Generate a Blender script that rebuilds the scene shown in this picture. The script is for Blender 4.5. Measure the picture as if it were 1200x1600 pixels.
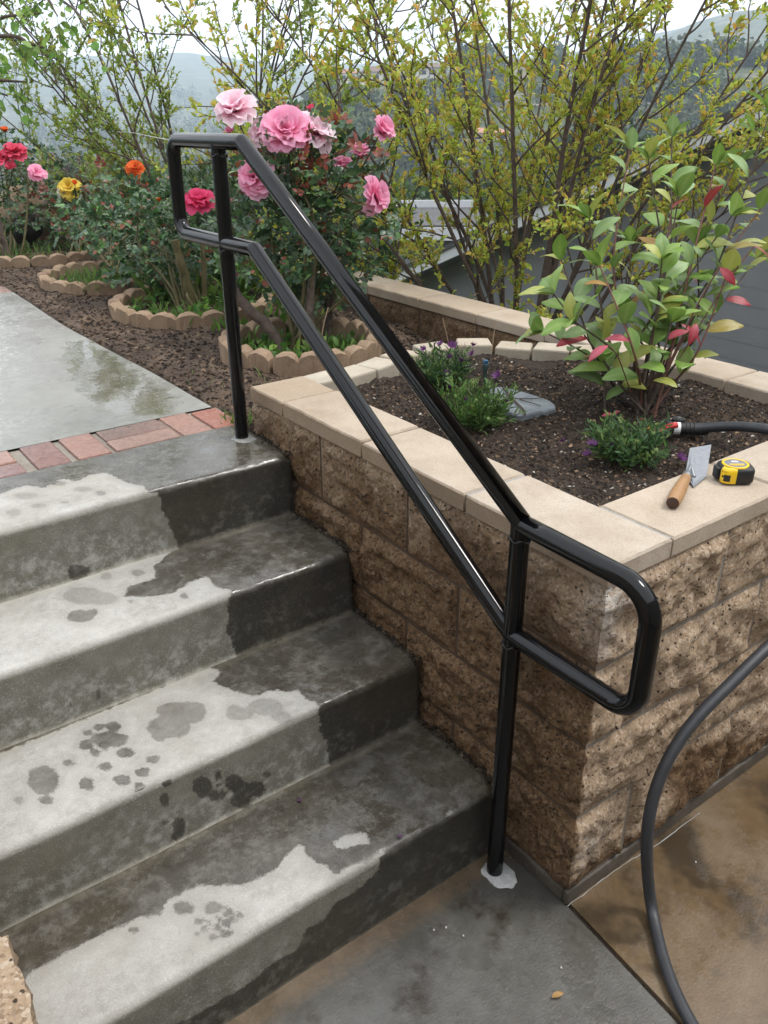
import bpy, math, random
import numpy as np
from mathutils import Vector, Matrix
R_ = math.radians
random.seed(7); rng = np.random.default_rng(7)
for o in list(bpy.data.objects): bpy.data.objects.remove(o)
scene = bpy.context.scene
COL = scene.collection

# ------------------------------------------------------------------ camera, sky, sun, exposure
FPX = 1315.3
YAW, PITCH, ROLL = 0.6368, 0.4529, -0.0036
CAM = np.array([-1.1772, -0.8692, 1.7248])
_fw = np.array([math.sin(YAW)*math.cos(PITCH), math.cos(YAW)*math.cos(PITCH), -math.sin(PITCH)])
_rt = np.array([math.cos(YAW), -math.sin(YAW), 0.0]); _up = np.cross(_rt, _fw)
_c, _s = math.cos(ROLL), math.sin(ROLL)
CM = np.array([_c*_rt+_s*_up, -_s*_rt+_c*_up, _fw])
cd = bpy.data.cameras.new('camera'); cam = bpy.data.objects.new('camera', cd); COL.objects.link(cam)
cd.sensor_fit = 'VERTICAL'; cd.sensor_height = 24; cd.lens = FPX/1600*24
cd.clip_start = .02; cd.clip_end = 20000
cam.matrix_world = Matrix(((CM[0][0], CM[1][0], -CM[2][0], CAM[0]), (CM[0][1], CM[1][1], -CM[2][1], CAM[1]), (CM[0][2], CM[1][2], -CM[2][2], CAM[2]), (0, 0, 0, 1)))
scene.camera = cam
scene.render.resolution_x = 768; scene.render.resolution_y = 1024

SUN_EL, SUN_AZ = 62, 125          # azimuth clockwise from +Y
w = bpy.data.worlds.new('World'); scene.world = w; w.use_nodes = True
nt = w.node_tree; nt.nodes.clear()
sky = nt.nodes.new('ShaderNodeTexSky'); sky.sky_type = 'NISHITA'; sky.sun_disc = False
sky.sun_elevation = R_(SUN_EL); sky.sun_rotation = R_(SUN_AZ); sky.air_density = 1.0; sky.dust_density = 4.0; sky.ozone_density = 1.0
mixc = nt.nodes.new('ShaderNodeMix'); mixc.data_type = 'RGBA'; mixc.inputs[0].default_value = .8   # even cloud cover over the blue sky
mixc.inputs[7].default_value = (14.3, 14.7, 15.2, 1)
bg = nt.nodes.new('ShaderNodeBackground'); bg.inputs[1].default_value = .1
wo = nt.nodes.new('ShaderNodeOutputWorld')
nt.links.new(sky.outputs[0], mixc.inputs[6]); nt.links.new(mixc.outputs[2], bg.inputs[0]); nt.links.new(bg.outputs[0], wo.inputs[0])
sl = bpy.data.lights.new('sun', 'SUN'); sl.energy = 1.5; sl.angle = R_(14); sl.color = (1, .96, .9)
so = bpy.data.objects.new('sun', sl); COL.objects.link(so)
_a = R_(SUN_AZ); _e = R_(SUN_EL)
sd = Vector((math.sin(_a)*math.cos(_e), math.cos(_a)*math.cos(_e), math.sin(_e)))
so.rotation_euler = (-sd).to_track_quat('-Z', 'Y').to_euler(); so.location = (3, -3, 8)
vs = scene.view_settings
vs.view_transform = 'Standard'; vs.look = 'None'; vs.gamma = 1; vs.use_curve_mapping = False; vs.exposure = 0.7
scene.render.engine = 'CYCLES'
try:
    scene.cycles.volume_bounces = 2; scene.cycles.max_bounces = 6; scene.cycles.transparent_max_bounces = 8
except Exception: pass

# ------------------------------------------------------------------ survey helpers: a sight line meets a real plane
def ray(u, v): return np.array([(u-600)/FPX, -(v-800)/FPX, 1.0]) @ CM
def atz(u, v, z): d = ray(u, v); return CAM + d*(z-CAM[2])/d[2]
def atx(u, v, x): d = ray(u, v); return CAM + d*(x-CAM[0])/d[0]
def aty(u, v, y): d = ray(u, v); return CAM + d*(y-CAM[1])/d[1]
def atd(u, v, dep): return CAM + ray(u, v)*dep
def depth_of(P): return float((CM @ (np.array(P)-CAM))[2])

# ------------------------------------------------------------------ numpy noise
def _h(ix, iy, iz, seed):
    n = (ix.astype(np.int64)*374761393 + iy.astype(np.int64)*668265263 + iz.astype(np.int64)*2147483647 + seed*974634777) & 0xffffffff
    n = ((n ^ (n >> 13))*1274126177) & 0xffffffff
    n = ((n ^ (n >> 16))*2246822519) & 0xffffffff
    return ((n ^ (n >> 15)) & 0xffffff)/float(0xffffff)
def vnoise(P, seed=0):
    P = np.asarray(P, float); i = np.floor(P); f = P-i; f = f*f*(3-2*f); i = i.astype(np.int64)
    r = 0
    for a in (0, 1):
        for b in (0, 1):
            for c in (0, 1):
                wgt = (f[:, 0] if a else 1-f[:, 0])*(f[:, 1] if b else 1-f[:, 1])*(f[:, 2] if c else 1-f[:, 2])
                r = r + wgt*_h(i[:, 0]+a, i[:, 1]+b, i[:, 2]+c, seed)
    return r
def fbm(P, octv=4, seed=0, gain=.5):
    P = np.asarray(P, float); r = 0; a = 1; t = 0
    for k in range(octv):
        r = r + a*vnoise(P*(2**k)+k*17.3, seed+k); t += a; a *= gain
    return r/t                                        # 0..1
def sst(a, b, x): t = np.clip((x-a)/(b-a), 0, 1); return t*t*(3-2*t)
def sd_poly(p, poly):
    p = np.asarray(p, float); poly = np.asarray(poly, float); n = len(poly)
    d = np.full(len(p), 1e9); ins = np.zeros(len(p), bool)
    for i in range(n):
        a = poly[i]; b = poly[(i+1) % n]; e = b-a; w_ = p-a
        t = np.clip((w_ @ e)/max(e @ e, 1e-12), 0, 1)[:, None]
        d = np.minimum(d, np.linalg.norm(w_-t*e, axis=1))
        c = ((a[1] > p[:, 1]) != (b[1] > p[:, 1]))
        with np.errstate(divide='ignore', invalid='ignore'):
            xi = (b[0]-a[0])*(p[:, 1]-a[1])/(b[1]-a[1])+a[0]
        ins ^= c & (p[:, 0] < xi)
    return np.where(ins, -d, d)                       # negative inside

# ------------------------------------------------------------------ mesh helpers
class Acc:
    def __init__(s): s.v = []; s.f = []; s.n = 0; s.at = {}
    def add(s, v, f, **at):
        v = np.asarray(v, float).reshape(-1, 3)
        s.v.append(v)
        if isinstance(f, np.ndarray): s.f.append((f+s.n))
        else: s.f.append([tuple(i+s.n for i in q) for q in f])
        for k, a in at.items():
            a = np.asarray(a, float)
            if a.ndim == 1 and len(a) in (3, 4) and k == 'tint': a = np.tile(a, (len(v), 1))
            elif a.ndim == 0: a = np.full(len(v), float(a))
            s.at.setdefault(k, []).append(a)
        s.n += len(v)
    def build(s, name, mat, parent=None, smooth=False): 
        at = {k: np.concatenate(a) for k, a in s.at.items()}
        return mk(name, mesh(name, np.concatenate(s.v), s.f, mat, at, smooth), parent)
def mesh(name, v, flist, mat, at=None, smooth=False):
    me = bpy.data.meshes.new(name)
    v = np.asarray(v, float)
    loops = []; tot = []
    for f in flist:
        if isinstance(f, np.ndarray):
            loops.append(f.reshape(-1)); tot.append(np.full(len(f), f.shape[1]))
        else:
            for q in f: loops.append(np.array(q)); tot.append(np.array([len(q)]))
    loops = np.concatenate(loops).astype(np.int32); tot = np.concatenate(tot).astype(np.int32)
    me.vertices.add(len(v)); me.vertices.foreach_set('co', v.astype(np.float32).reshape(-1))
    me.loops.add(len(loops)); me.loops.foreach_set('vertex_index', loops)
    me.polygons.add(len(tot)); st = np.concatenate([[0], np.cumsum(tot)[:-1]]).astype(np.int32)
    me.polygons.foreach_set('loop_start', st); me.polygons.foreach_set('loop_total', tot)
    smooth = smooth or (mat is not None and mat.name in ('shrub_leaf', 'rose_leaf', 'petal'))
    me.polygons.foreach_set('use_smooth', np.full(len(tot), bool(smooth)))
    me.update(calc_edges=True); me.validate()
    for k, a in (at or {}).items():
        if a.ndim == 2:
            A = me.attributes.new(k, 'FLOAT_COLOR', 'POINT')
            if a.shape[1] == 3: a = np.hstack([a, np.ones((len(a), 1))])
            A.data.foreach_set('color', a.astype(np.float32).reshape(-1))
        else:
            A = me.attributes.new(k, 'FLOAT', 'POINT'); A.data.foreach_set('value', a.astype(np.float32))
    if mat: me.materials.append(mat)
    return me
def mk(name, me, parent=None):
    o = bpy.data.objects.new(name, me); COL.objects.link(o)
    if parent: o.parent = parent
    return o
def thing(name, label, cat, loc=(0, 0, 0), group=None):
    o = bpy.data.objects.new(name, None); COL.objects.link(o); o.location = loc; o.empty_display_size = .05
    return tag(o, label, cat, group)
def tag(o, label=None, cat=None, group=None, kind=None):
    if label: o['label'] = label
    if cat: o['category'] = cat
    if group: o['group'] = group
    if kind: o['kind'] = kind
    return o
def rel(v, parent): return np.asarray(v, float)-np.array(parent.location)
def grid_faces(nu, nv, off=0):
    i = np.arange(nu-1)[:, None]*nv+np.arange(nv-1)[None, :]
    i = i.reshape(-1)+off
    return np.stack([i, i+nv, i+nv+1, i+1], 1)
def box(acc, lo, hi, **at):
    x0, y0, z0 = lo; x1, y1, z1 = hi
    acc.add([(x0, y0, z0), (x1, y0, z0), (x1, y1, z0), (x0, y1, z0), (x0, y0, z1), (x1, y0, z1), (x1, y1, z1), (x0, y1, z1)],
            np.array([(0, 3, 2, 1), (4, 5, 6, 7), (0, 1, 5, 4), (1, 2, 6, 5), (2, 3, 7, 6), (3, 0, 4, 7)]), **at)
def bevel(o, wd, seg=2):
    m = o.modifiers.new('b', 'BEVEL'); m.width = wd; m.segments = seg; m.limit_method = 'ANGLE'; return o
def tube(acc, pts, rad, k=8, cap=True, **at):
    pts = np.asarray(pts, float); n = len(pts); rad = np.broadcast_to(np.asarray(rad, float), (n,))
    T = np.gradient(pts, axis=0); T /= np.linalg.norm(T, axis=1)[:, None]+1e-12
    ref = np.array([0, 0, 1.0]) if abs(T[0][2]) < .9 else np.array([1.0, 0, 0])
    a = np.cross(T[0], ref); a /= np.linalg.norm(a)
    ang = np.arange(k)*2*math.pi/k; V = []
    for i in range(n):
        a = a-T[i]*(a @ T[i]); a /= np.linalg.norm(a)+1e-12; b = np.cross(T[i], a)
        V.append(pts[i]+rad[i]*(np.cos(ang)[:, None]*a+np.sin(ang)[:, None]*b))
    V = np.concatenate(V)
    i = np.arange(n-1)[:, None]*k; j = np.arange(k)[None, :]; j2 = (j+1) % k
    F = np.stack([(i+j), (i+j2), (i+k+j2), (i+k+j)], -1).reshape(-1, 4)
    kw = {}
    for q, x in at.items():
        x = np.asarray(x, float); kw[q] = x
    if cap:
        nn_ = n*k; V = np.vstack([V, V[:k], V[nn_-k:nn_]]); base = acc.n; acc.add(V, F, **kw)
        acc.f.append([tuple(base+nn_+k-1-q for q in range(k)), tuple(base+nn_+k+q for q in range(k))])
    else: acc.add(V, F, **kw)
def smoothpath(P, n=60):
    P = np.asarray(P, float); m = len(P); out = []
    Q = np.vstack([2*P[0]-P[1], P, 2*P[-1]-P[-2]])
    seg = max(2, n//(m-1))
    for i in range(m-1):
        p0, p1, p2, p3 = Q[i:i+4]
        for t in np.linspace(0, 1, seg, endpoint=False):
            out.append(.5*((2*p1)+(p2-p0)*t+(2*p0-5*p1+4*p2-p3)*t*t+(3*p1-p0-3*p2+p3)*t**3))
    out.append(P[-1]); return np.array(out)
def unit(a): return a/(np.linalg.norm(a, axis=-1, keepdims=True)+1e-12)
def leaves(acc, P, D, Nn, L, W, col, cup=.15, bend=.15):
    """n pointed leaves, folded along the midrib: 8 vertices and 6 faces each"""
    P = np.asarray(P, float); n = len(P); D = unit(D); S = unit(np.cross(D, Nn)); N2 = np.cross(S, D)
    L = np.broadcast_to(L, (n,))[:, None]; W = np.broadcast_to(W, (n,))[:, None]
    b = P; m1 = P+D*L*.32+N2*L*bend*.4; m2 = P+D*L*.68+N2*L*bend*.35; tip = P+D*L-N2*L*bend*.2
    V = np.stack([b, m1-S*W*.46+N2*W*cup, m1, m1+S*W*.46+N2*W*cup, m2-S*W*.40+N2*W*cup, m2, m2+S*W*.40+N2*W*cup, tip], 1).reshape(-1, 3)
    o = np.arange(n)[:, None]*8
    T3 = (o[:, None, :]+np.array([(0, 2, 1), (0, 3, 2), (4, 5, 7), (5, 6, 7)])[None]).reshape(-1, 3)
    T4 = (o[:, None, :]+np.array([(1, 2, 5, 4), (2, 3, 6, 5)])[None]).reshape(-1, 4)
    base = acc.n; acc.add(V, T4, tint=np.repeat(col, 8, axis=0)); acc.f.append(T3+base)
def randdir(n): return unit(rng.normal(size=(n, 3)))

# ------------------------------------------------------------------ node materials
class M:
    def __init__(s, name):
        s.m = bpy.data.materials.new(name); s.m.use_nodes = True; s.t = s.m.node_tree; s.t.nodes.clear()
        s.out = s.n('ShaderNodeOutputMaterial'); s.geo = None
    def n(s, ty): return s.t.nodes.new(ty)
    def set(s, sock, v):
        if v is None: return
        if isinstance(v, bpy.types.NodeSocket): s.t.links.new(v, sock)
        else:
            if isinstance(v, tuple) and len(v) == 3 and sock.type == 'RGBA': v = v+(1,)
            sock.default_value = v
    def pos(s):
        if not s.geo: s.geo = s.n('ShaderNodeNewGeometry')
        return s.geo.outputs['Position']
    def obj(s): return s.n('ShaderNodeTexCoord').outputs['Object']
    def map(s, vec, sc=(1, 1, 1), rot=(0, 0, 0)):
        q = s.n('ShaderNodeMapping'); s.set(q.inputs[0], vec); q.inputs['Scale'].default_value = sc; q.inputs['Rotation'].default_value = rot; return q.outputs[0]
    def noise(s, sc, det=4, rough=.55, vec=None, dist=0):
        q = s.n('ShaderNodeTexNoise'); s.set(q.inputs['Vector'], vec if vec is not None else s.pos())
        q.inputs['Scale'].default_value = sc; q.inputs['Detail'].default_value = det; q.inputs['Roughness'].default_value = rough; q.inputs['Distortion'].default_value = dist
        return q.outputs[0]
    def voro(s, sc, vec=None, feat='F1', out=0, rnd=1):
        q = s.n('ShaderNodeTexVoronoi'); q.feature = feat; s.set(q.inputs['Vector'], vec if vec is not None else s.pos()); q.inputs['Scale'].default_value = sc; q.inputs['Randomness'].default_value = rnd
        return q.outputs[out]
    def mr(s, x, a, b, c=0., d=1., sm=True):
        q = s.n('ShaderNodeMapRange'); q.interpolation_type = 'SMOOTHSTEP' if sm else 'LINEAR'
        s.set(q.inputs[0], x); q.inputs[1].default_value = a; q.inputs[2].default_value = b; q.inputs[3].default_value = c; q.inputs[4].default_value = d; return q.outputs[0]
    def ma(s, op, a, b=None, cl=False):
        q = s.n('ShaderNodeMath'); q.operation = op; q.use_clamp = cl; s.set(q.inputs[0], a); s.set(q.inputs[1], b); return q.outputs[0]
    def mix(s, f, a, b, mode='MIX'):
        q = s.n('ShaderNodeMix'); q.data_type = 'RGBA'; q.blend_type = mode; s.set(q.inputs[0], f); s.set(q.inputs[6], a); s.set(q.inputs[7], b); return q.outputs[2]
    def fmix(s, f, a, b):
        q = s.n('ShaderNodeMix'); q.data_type = 'FLOAT'; s.set(q.inputs[0], f); s.set(q.inputs[2], a); s.set(q.inputs[3], b); return q.outputs[0]
    def ramp(s, f, st):
        q = s.n('ShaderNodeValToRGB'); s.set(q.inputs[0], f); e = q.color_ramp.elements
        while len(e) < len(st): e.new(.5)
        for i, (p, c) in enumerate(st): e[i].position = p; e[i].color = c+(1,) if len(c) == 3 else c
        return q.outputs[0]
    def attr(s, nm, col=False):
        q = s.n('ShaderNodeAttribute'); q.attribute_name = nm; return q.outputs['Color'] if col else q.outputs['Fac']
    def rnd(s): return s.n('ShaderNodeObjectInfo').outputs['Random']
    def bump(s, h, st=.5, d=.01, nrm=None):
        q = s.n('ShaderNodeBump'); s.set(q.inputs['Height'], h); q.inputs['Strength'].default_value = st; q.inputs['Distance'].default_value = d; s.set(q.inputs['Normal'], nrm); return q.outputs[0]
    def bsdf(s, col, rough=.6, nrm=None, metal=0., spec=.5, coat=0., trans=None, coatrough=.05):
        q = s.n('ShaderNodeBsdfPrincipled'); s.set(q.inputs['Base Color'], col); s.set(q.inputs['Roughness'], rough); s.set(q.inputs['Normal'], nrm)
        s.set(q.inputs['Metallic'], metal); s.set(q.inputs['Specular IOR Level'], spec); s.set(q.inputs['Coat Weight'], coat); q.inputs['Coat Roughness'].default_value = coatrough
        sh = q.outputs[0]
        if trans:
            tr = s.n('ShaderNodeBsdfTranslucent'); s.set(tr.inputs[0], col if not isinstance(trans, tuple) else trans[1])
            mx = s.n('ShaderNodeMixShader'); mx.inputs[0].default_value = trans if not isinstance(trans, tuple) else trans[0]
            s.t.links.new(sh, mx.inputs[1]); s.t.links.new(tr.outputs[0], mx.inputs[2]); sh = mx.outputs[0]
        s.t.links.new(sh, s.out.inputs[0]); return s.m

def mat_steps():
    m = M('step_concrete')
    wet, wamt, hz, tr, bk = (m.attr(k) for k in ('wet', 'wamt', 'hz', 'tr', 'bk'))
    n1 = m.noise(9, 5, .6); n2 = m.noise(45, 5, .65); n3 = m.noise(220, 3, .6); n4 = m.noise(26, 5, .7)
    e = m.ma('ADD', m.ma('ADD', wet, m.ma('MULTIPLY', m.ma('SUBTRACT', n2, .5), .030)), m.ma('MULTIPLY', m.ma('SUBTRACT', m.noise(150, 3, .6), .5), .010))
    W = m.ma('MULTIPLY', m.ma('MULTIPLY', m.mr(e, -.003, .005), wamt), m.mr(n4, .3, .7, .72, 1.2, False), True); halo = m.ma('MULTIPLY', m.mr(m.ma('ADD', e, m.ma('MULTIPLY', m.ma('SUBTRACT', n1, .5), .05)), -.035, .0), .38)
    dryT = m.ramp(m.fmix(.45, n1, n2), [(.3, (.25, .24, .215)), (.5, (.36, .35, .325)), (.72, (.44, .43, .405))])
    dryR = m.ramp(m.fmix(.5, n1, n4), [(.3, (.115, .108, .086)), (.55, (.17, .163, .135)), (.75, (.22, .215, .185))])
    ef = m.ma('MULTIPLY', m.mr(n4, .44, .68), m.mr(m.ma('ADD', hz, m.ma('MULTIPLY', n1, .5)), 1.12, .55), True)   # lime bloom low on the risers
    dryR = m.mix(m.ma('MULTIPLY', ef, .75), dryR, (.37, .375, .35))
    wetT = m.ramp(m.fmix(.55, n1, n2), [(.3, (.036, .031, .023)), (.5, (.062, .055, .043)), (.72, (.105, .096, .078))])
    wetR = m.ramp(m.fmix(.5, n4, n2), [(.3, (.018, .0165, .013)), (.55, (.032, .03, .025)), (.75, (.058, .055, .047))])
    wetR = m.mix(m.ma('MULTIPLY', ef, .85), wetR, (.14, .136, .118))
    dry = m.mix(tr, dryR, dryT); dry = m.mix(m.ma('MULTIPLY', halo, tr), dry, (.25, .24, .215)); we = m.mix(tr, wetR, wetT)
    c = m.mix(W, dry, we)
    band = m.ma('MULTIPLY', m.mr(m.ma('ADD', bk, m.ma('MULTIPLY', m.ma('SUBTRACT', n2, .5), .040)), .014, -.002), .5)
    c = m.mix(band, c, m.mix(W, (.40, .375, .32), (.17, .15, .11)))
    c = m.mix(m.ma('MULTIPLY', m.mr(n3, .62, .72), .25), c, m.mix(W, (.33, .31, .28), (.05, .045, .035)))
    sp1 = m.noise(290, 3, .65); c = m.mix(m.ma('MULTIPLY', m.mr(sp1, .57, .68), .36), c, m.mix(W, (.2, .19, .17), (.03, .028, .022))); c = m.mix(m.ma('MULTIPLY', m.mr(sp1, .43, .32), .36), c, m.mix(W, (.60, .59, .56), (.19, .18, .155)))
    c = m.mix(m.ma('MULTIPLY', m.mr(m.noise(3.1, 6, .7), .46, .7), .5), c, m.mix(W, m.mix(tr, (.15, .135, .10), (.27, .245, .20)), (.06, .046, .03))); c = m.mix(m.ma('MULTIPLY', m.mr(m.noise(13, 6, .75, dist=.6), .56, .68), .4), c, m.mix(W, m.mix(tr, (.13, .12, .1), (.24, .225, .195)), (.03, .026, .02)))
    film = m.mr(m.ma('ADD', m.noise(6, 4, .6), m.attr('gl')), .46, .62)
    rw = m.fmix(tr, .5, m.fmix(film, .34, .055))
    rough = m.fmix(W, .88, rw)
    h = m.ma('ADD', m.ma('MULTIPLY', n3, .5), m.ma('MULTIPLY', n2, .7))
    return m.bsdf(c, rough, m.bump(m.ma('MULTIPLY', m.ma('ADD', h, m.ma('MULTIPLY', sp1, .5)), m.ma('SUBTRACT', 1., m.ma('MULTIPLY', m.ma('MULTIPLY', W, tr), m.fmix(film, .45, .93)))), .5, .004), spec=m.fmix(W, .25, m.fmix(tr, .3, .7)))
def mat_floor(kind):
    m = M('slab_'+kind); n1 = m.noise(3.2, 5, .6, dist=.4); n2 = m.noise(17, 5, .65); n3 = m.noise(160, 3, .6)
    br = m.noise(60, 3, .6, m.map(m.pos(), (1, 12, 1)))
    if kind == 'grey':
        c = m.ramp(m.fmix(.4, n1, n2), [(.28, (.022, .020, .016)), (.45, (.055, .052, .044)), (.6, (.092, .089, .079)), (.78, (.14, .137, .124))])
        c = m.mix(m.mr(m.noise(5.5, 4, .6), .56, .68), c, (.028, .02, .013))
        sp = m.n('ShaderNodeSeparateXYZ'); m.set(sp.inputs[0], m.pos())
        st = m.mr(m.ma('ADD', sp.outputs[1], m.ma('MULTIPLY', n2, .09)), .185, .255)      # tan run-off stain along the foot of the stairs
        c = m.mix(m.ma('MULTIPLY', st, .9), c, m.mix(n2, (.055, .038, .023), (.20, .145, .092)))
    else:
        c = m.ramp(m.fmix(.4, n1, n2), [(.3, (.065, .042, .022)), (.5, (.125, .083, .044)), (.68, (.165, .122, .076)), (.85, (.21, .185, .15))])
        c = m.mix(m.mr(m.noise(4.0, 4, .6), .5, .66), c, (.05, .036, .022))
    c = m.mix(m.ma('MULTIPLY', m.mr(n3, .62, .7), .3), c, (.035, .03, .025))
    film = m.mr(m.noise(4.5, 5, .65), .45, .62)
    h = m.ma('ADD', m.ma('MULTIPLY', n3, .5), m.ma('MULTIPLY', br, .6 if kind == 'grey' else .25))
    return m.bsdf(c, m.fmix(film, .36, .09), m.bump(m.ma('MULTIPLY', h, m.fmix(film, 1., .25)), .4, .004), spec=.6)
def mat_path():
    m = M('path_concrete'); n1 = m.noise(2.6, 4, .6); n2 = m.noise(24, 5, .65); n3 = m.noise(180, 3, .6)
    pud = m.ma('ADD', m.attr('wet'), m.ma('MULTIPLY', m.ma('SUBTRACT', m.noise(14, 5, .7), .5), .22))
    P = m.mr(pud, -.02, .03)
    c = m.ramp(m.fmix(.4, n1, n2), [(.3, (.125, .12, .10)), (.5, (.195, .19, .168)), (.72, (.27, .265, .24))])
    c = m.mix(P, c, m.mix(n2, (.085, .078, .055), (.14, .13, .10)))
    sc = m.mr(m.noise(60, 4, .7, m.map(m.pos(), (1, .5, 1), (0, 0, .5))), .5, .62)
    dry = m.mr(m.ma('ADD', m.attr('dry'), m.ma('MULTIPLY', m.ma('SUBTRACT', n1, .5), .5)), -.05, .12)  # mask of the dry-ish zone, also carries the painted reflection
    c = m.mix(m.ma('MULTIPLY', m.ma('MULTIPLY', sc, dry), .6), c, (.42, .415, .39))  # scaly bright reflection painted in as pale colour
    rip = m.noise(38, 3, .6, m.map(m.pos(), (1, .45, 1), (0, 0, .4)))
    h = m.fmix(P, m.ma('ADD', m.ma('MULTIPLY', n3, .5), m.ma('MULTIPLY', n2, .8)), m.ma('MULTIPLY', rip, 1.1))
    return m.bsdf(c, m.fmix(P, m.fmix(m.mr(n1, .4, .6), .20, .40), .03), m.bump(h, .14, .004), spec=.75)
def mat_brick():
    m = M('paving_brick'); r = m.attr('tint', True); n = m.noise(60, 5, .65); n2 = m.noise(14, 3, .6)
    c = m.mix(.55, r, m.mix(m.mr(n, .35, .65), (.06, .04, .033), (.20, .125, .10)))
    c = m.mix(m.mr(n, .62, .7), c, (.06, .03, .025))
    rip = m.noise(42, 2, .6, m.map(m.pos(), (.35, 1.6, 1)))
    return m.bsdf(c, m.mr(n2, .4, .65, .16, .45), m.bump(m.ma('ADD', n, m.ma('MULTIPLY', rip, .6)), .35, .004), spec=.5)
def mat_split():
    m = M('split_face_block'); wet = m.attr('wet'); P = m.pos()
    n1 = m.noise(16, 5, .65); n2 = m.noise(75, 6, .75); n3 = m.noise(260, 3, .6)
    pit = m.voro(85, P); pv = m.n('ShaderNodeTexVoronoi'); m.set(pv.inputs['Vector'], P); pv.inputs['Scale'].default_value = 85
    sel = m.n('ShaderNodeSeparateColor'); m.set(sel.inputs[0], pv.outputs['Color'])
    pits = m.ma('MULTIPLY', m.mr(m.ma('ADD', pit, m.ma('MULTIPLY', n3, .15)), .40, .26), m.mr(sel.outputs[0], .74, .78))
    grain = m.voro(175, P, out=1)
    gs = m.n('ShaderNodeSeparateColor'); m.set(gs.inputs[0], grain)
    W = m.mr(m.ma('ADD', wet, m.ma('MULTIPLY', m.ma('SUBTRACT', n1, .5), .7)), .15, .72)
    dry = m.ramp(m.fmix(.65, n1, n2), [(.30, (.20, .135, .085)), (.48, (.36, .262, .175)), (.72, (.50, .385, .275))])
    we = m.ramp(m.fmix(.68, n1, n2), [(.30, (.058, .031, .014)), (.5, (.142, .082, .040)), (.70, (.26, .165, .088))])
    c = m.mix(W, dry, we)
    c = m.mix(m.ma('MULTIPLY', m.mr(gs.outputs[0], .76, .82), .55), c, m.mix(W, (.56, .465, .37), (.27, .19, .12)))
    c = m.mix(m.ma('MULTIPLY', m.mr(gs.outputs[1], .84, .88), .7), c, m.mix(W, (.19, .13, .085), (.026, .016, .010)))
    c = m.mix(m.ma('MULTIPLY', pits, .9), c, (.022, .016, .012))
    lime = m.ma('MULTIPLY', m.attr('lime'), m.mr(n2, .38, .6), True)
    c = m.mix(lime, c, (.68, .66, .63))
    h = m.ma('SUBTRACT', m.ma('ADD', m.ma('MULTIPLY', n2, 1.6), m.ma('MULTIPLY', gs.outputs[2], .7)), m.ma('MULTIPLY', pits, 1.3))
    return m.bsdf(c, m.fmix(W, .9, .5), m.bump(h, .8, .006), spec=m.fmix(W, .2, .24))
def mat_cap(name='cap_concrete', a=(.36, .298, .235), b=(.46, .395, .325), w=True):
    m = M(name); n1 = m.noise(7, 5, .6); n2 = m.noise(120, 4, .65); n3 = m.noise(420, 2, .6); r = m.rnd()
    c = m.mix(m.mr(m.fmix(.35, n1, n2), .35, .65), a, b)
    c = m.mix(m.ma('MULTIPLY', r, .45), c, (.38, .28, .18)); c = m.mix(m.ma('MULTIPLY', m.mr(m.noise(4.2, 5, .7), .5, .75), .5), c, (.27, .20, .135)); c = m.mix(m.ma('MULTIPLY', m.mr(n2, .60, .70), .4), c, (.20, .14, .09))
    if w:
        c = m.mix(m.ma('MULTIPLY', m.attr('wet'), m.mr(n1, .2, .8, .75, 1.)), c, m.mix(n1, (.16, .105, .06), (.27, .185, .11)))
    c = m.mix(m.ma('MULTIPLY', m.mr(n3, .60, .7), .6), c, (.15, .105, .07)); c = m.mix(m.ma('MULTIPLY', m.mr(n3, .36, .3), .5), c, (.70, .64, .55))
    return m.bsdf(c, .86, m.bump(m.ma('ADD', m.ma('MULTIPLY', n2, .6), n3), .5, .003), spec=.25)
def mat_plainrock(name, stops, sc=20, rough=.85, bs=.5, bd=.006, spec=.3):
    m = M(name); n1 = m.noise(sc, 5, .62); n2 = m.noise(sc*7, 4, .6)
    return m.bsdf(m.ramp(m.fmix(.4, n1, n2), stops), rough, m.bump(m.fmix(.5, n1, n2), bs, bd), spec=spec)
def mat_tint(name, rough=.85, spec=.25, bump=0):
    m = M(name); c = m.attr('tint', True); n = m.noise(120, 3, .6)
    c = m.mix(.5, c, m.mix(n, (.2, .2, .2), (.8, .8, .8)), 'SOFT_LIGHT')
    return m.bsdf(c, rough, m.bump(n, bump, .003) if bump else None, spec=spec)
def mat_leaf(name, rough=.42, trans=.28, spec=.45, vein=False):
    m = M(name); c = m.attr('tint', True); n = m.noise(70, 3, .6, m.obj())
    c = m.mix(.4, c, m.mix(n, (.15, .15, .15), (.85, .85, .85)), 'SOFT_LIGHT')
    br = m.mix(.5, c, (.5, .6, .08), 'MIX') if False else c
    return m.bsdf(c, rough, m.bump(n, .25, .003), spec=spec, trans=(trans, br))
def mat_simple(name, col, rough=.5, metal=0., spec=.5, coat=0., sc=60, var=.25, bs=.15, objc=True):
    m = M(name); n = m.noise(sc, 4, .6, m.obj() if objc else None); k = tuple(x*(1-var) for x in col)
    return m.bsdf(m.mix(n, k, tuple(min(1, x*(1+var*.6)) for x in col)), rough, m.bump(n, bs, .002), metal, spec, coat)

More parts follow.
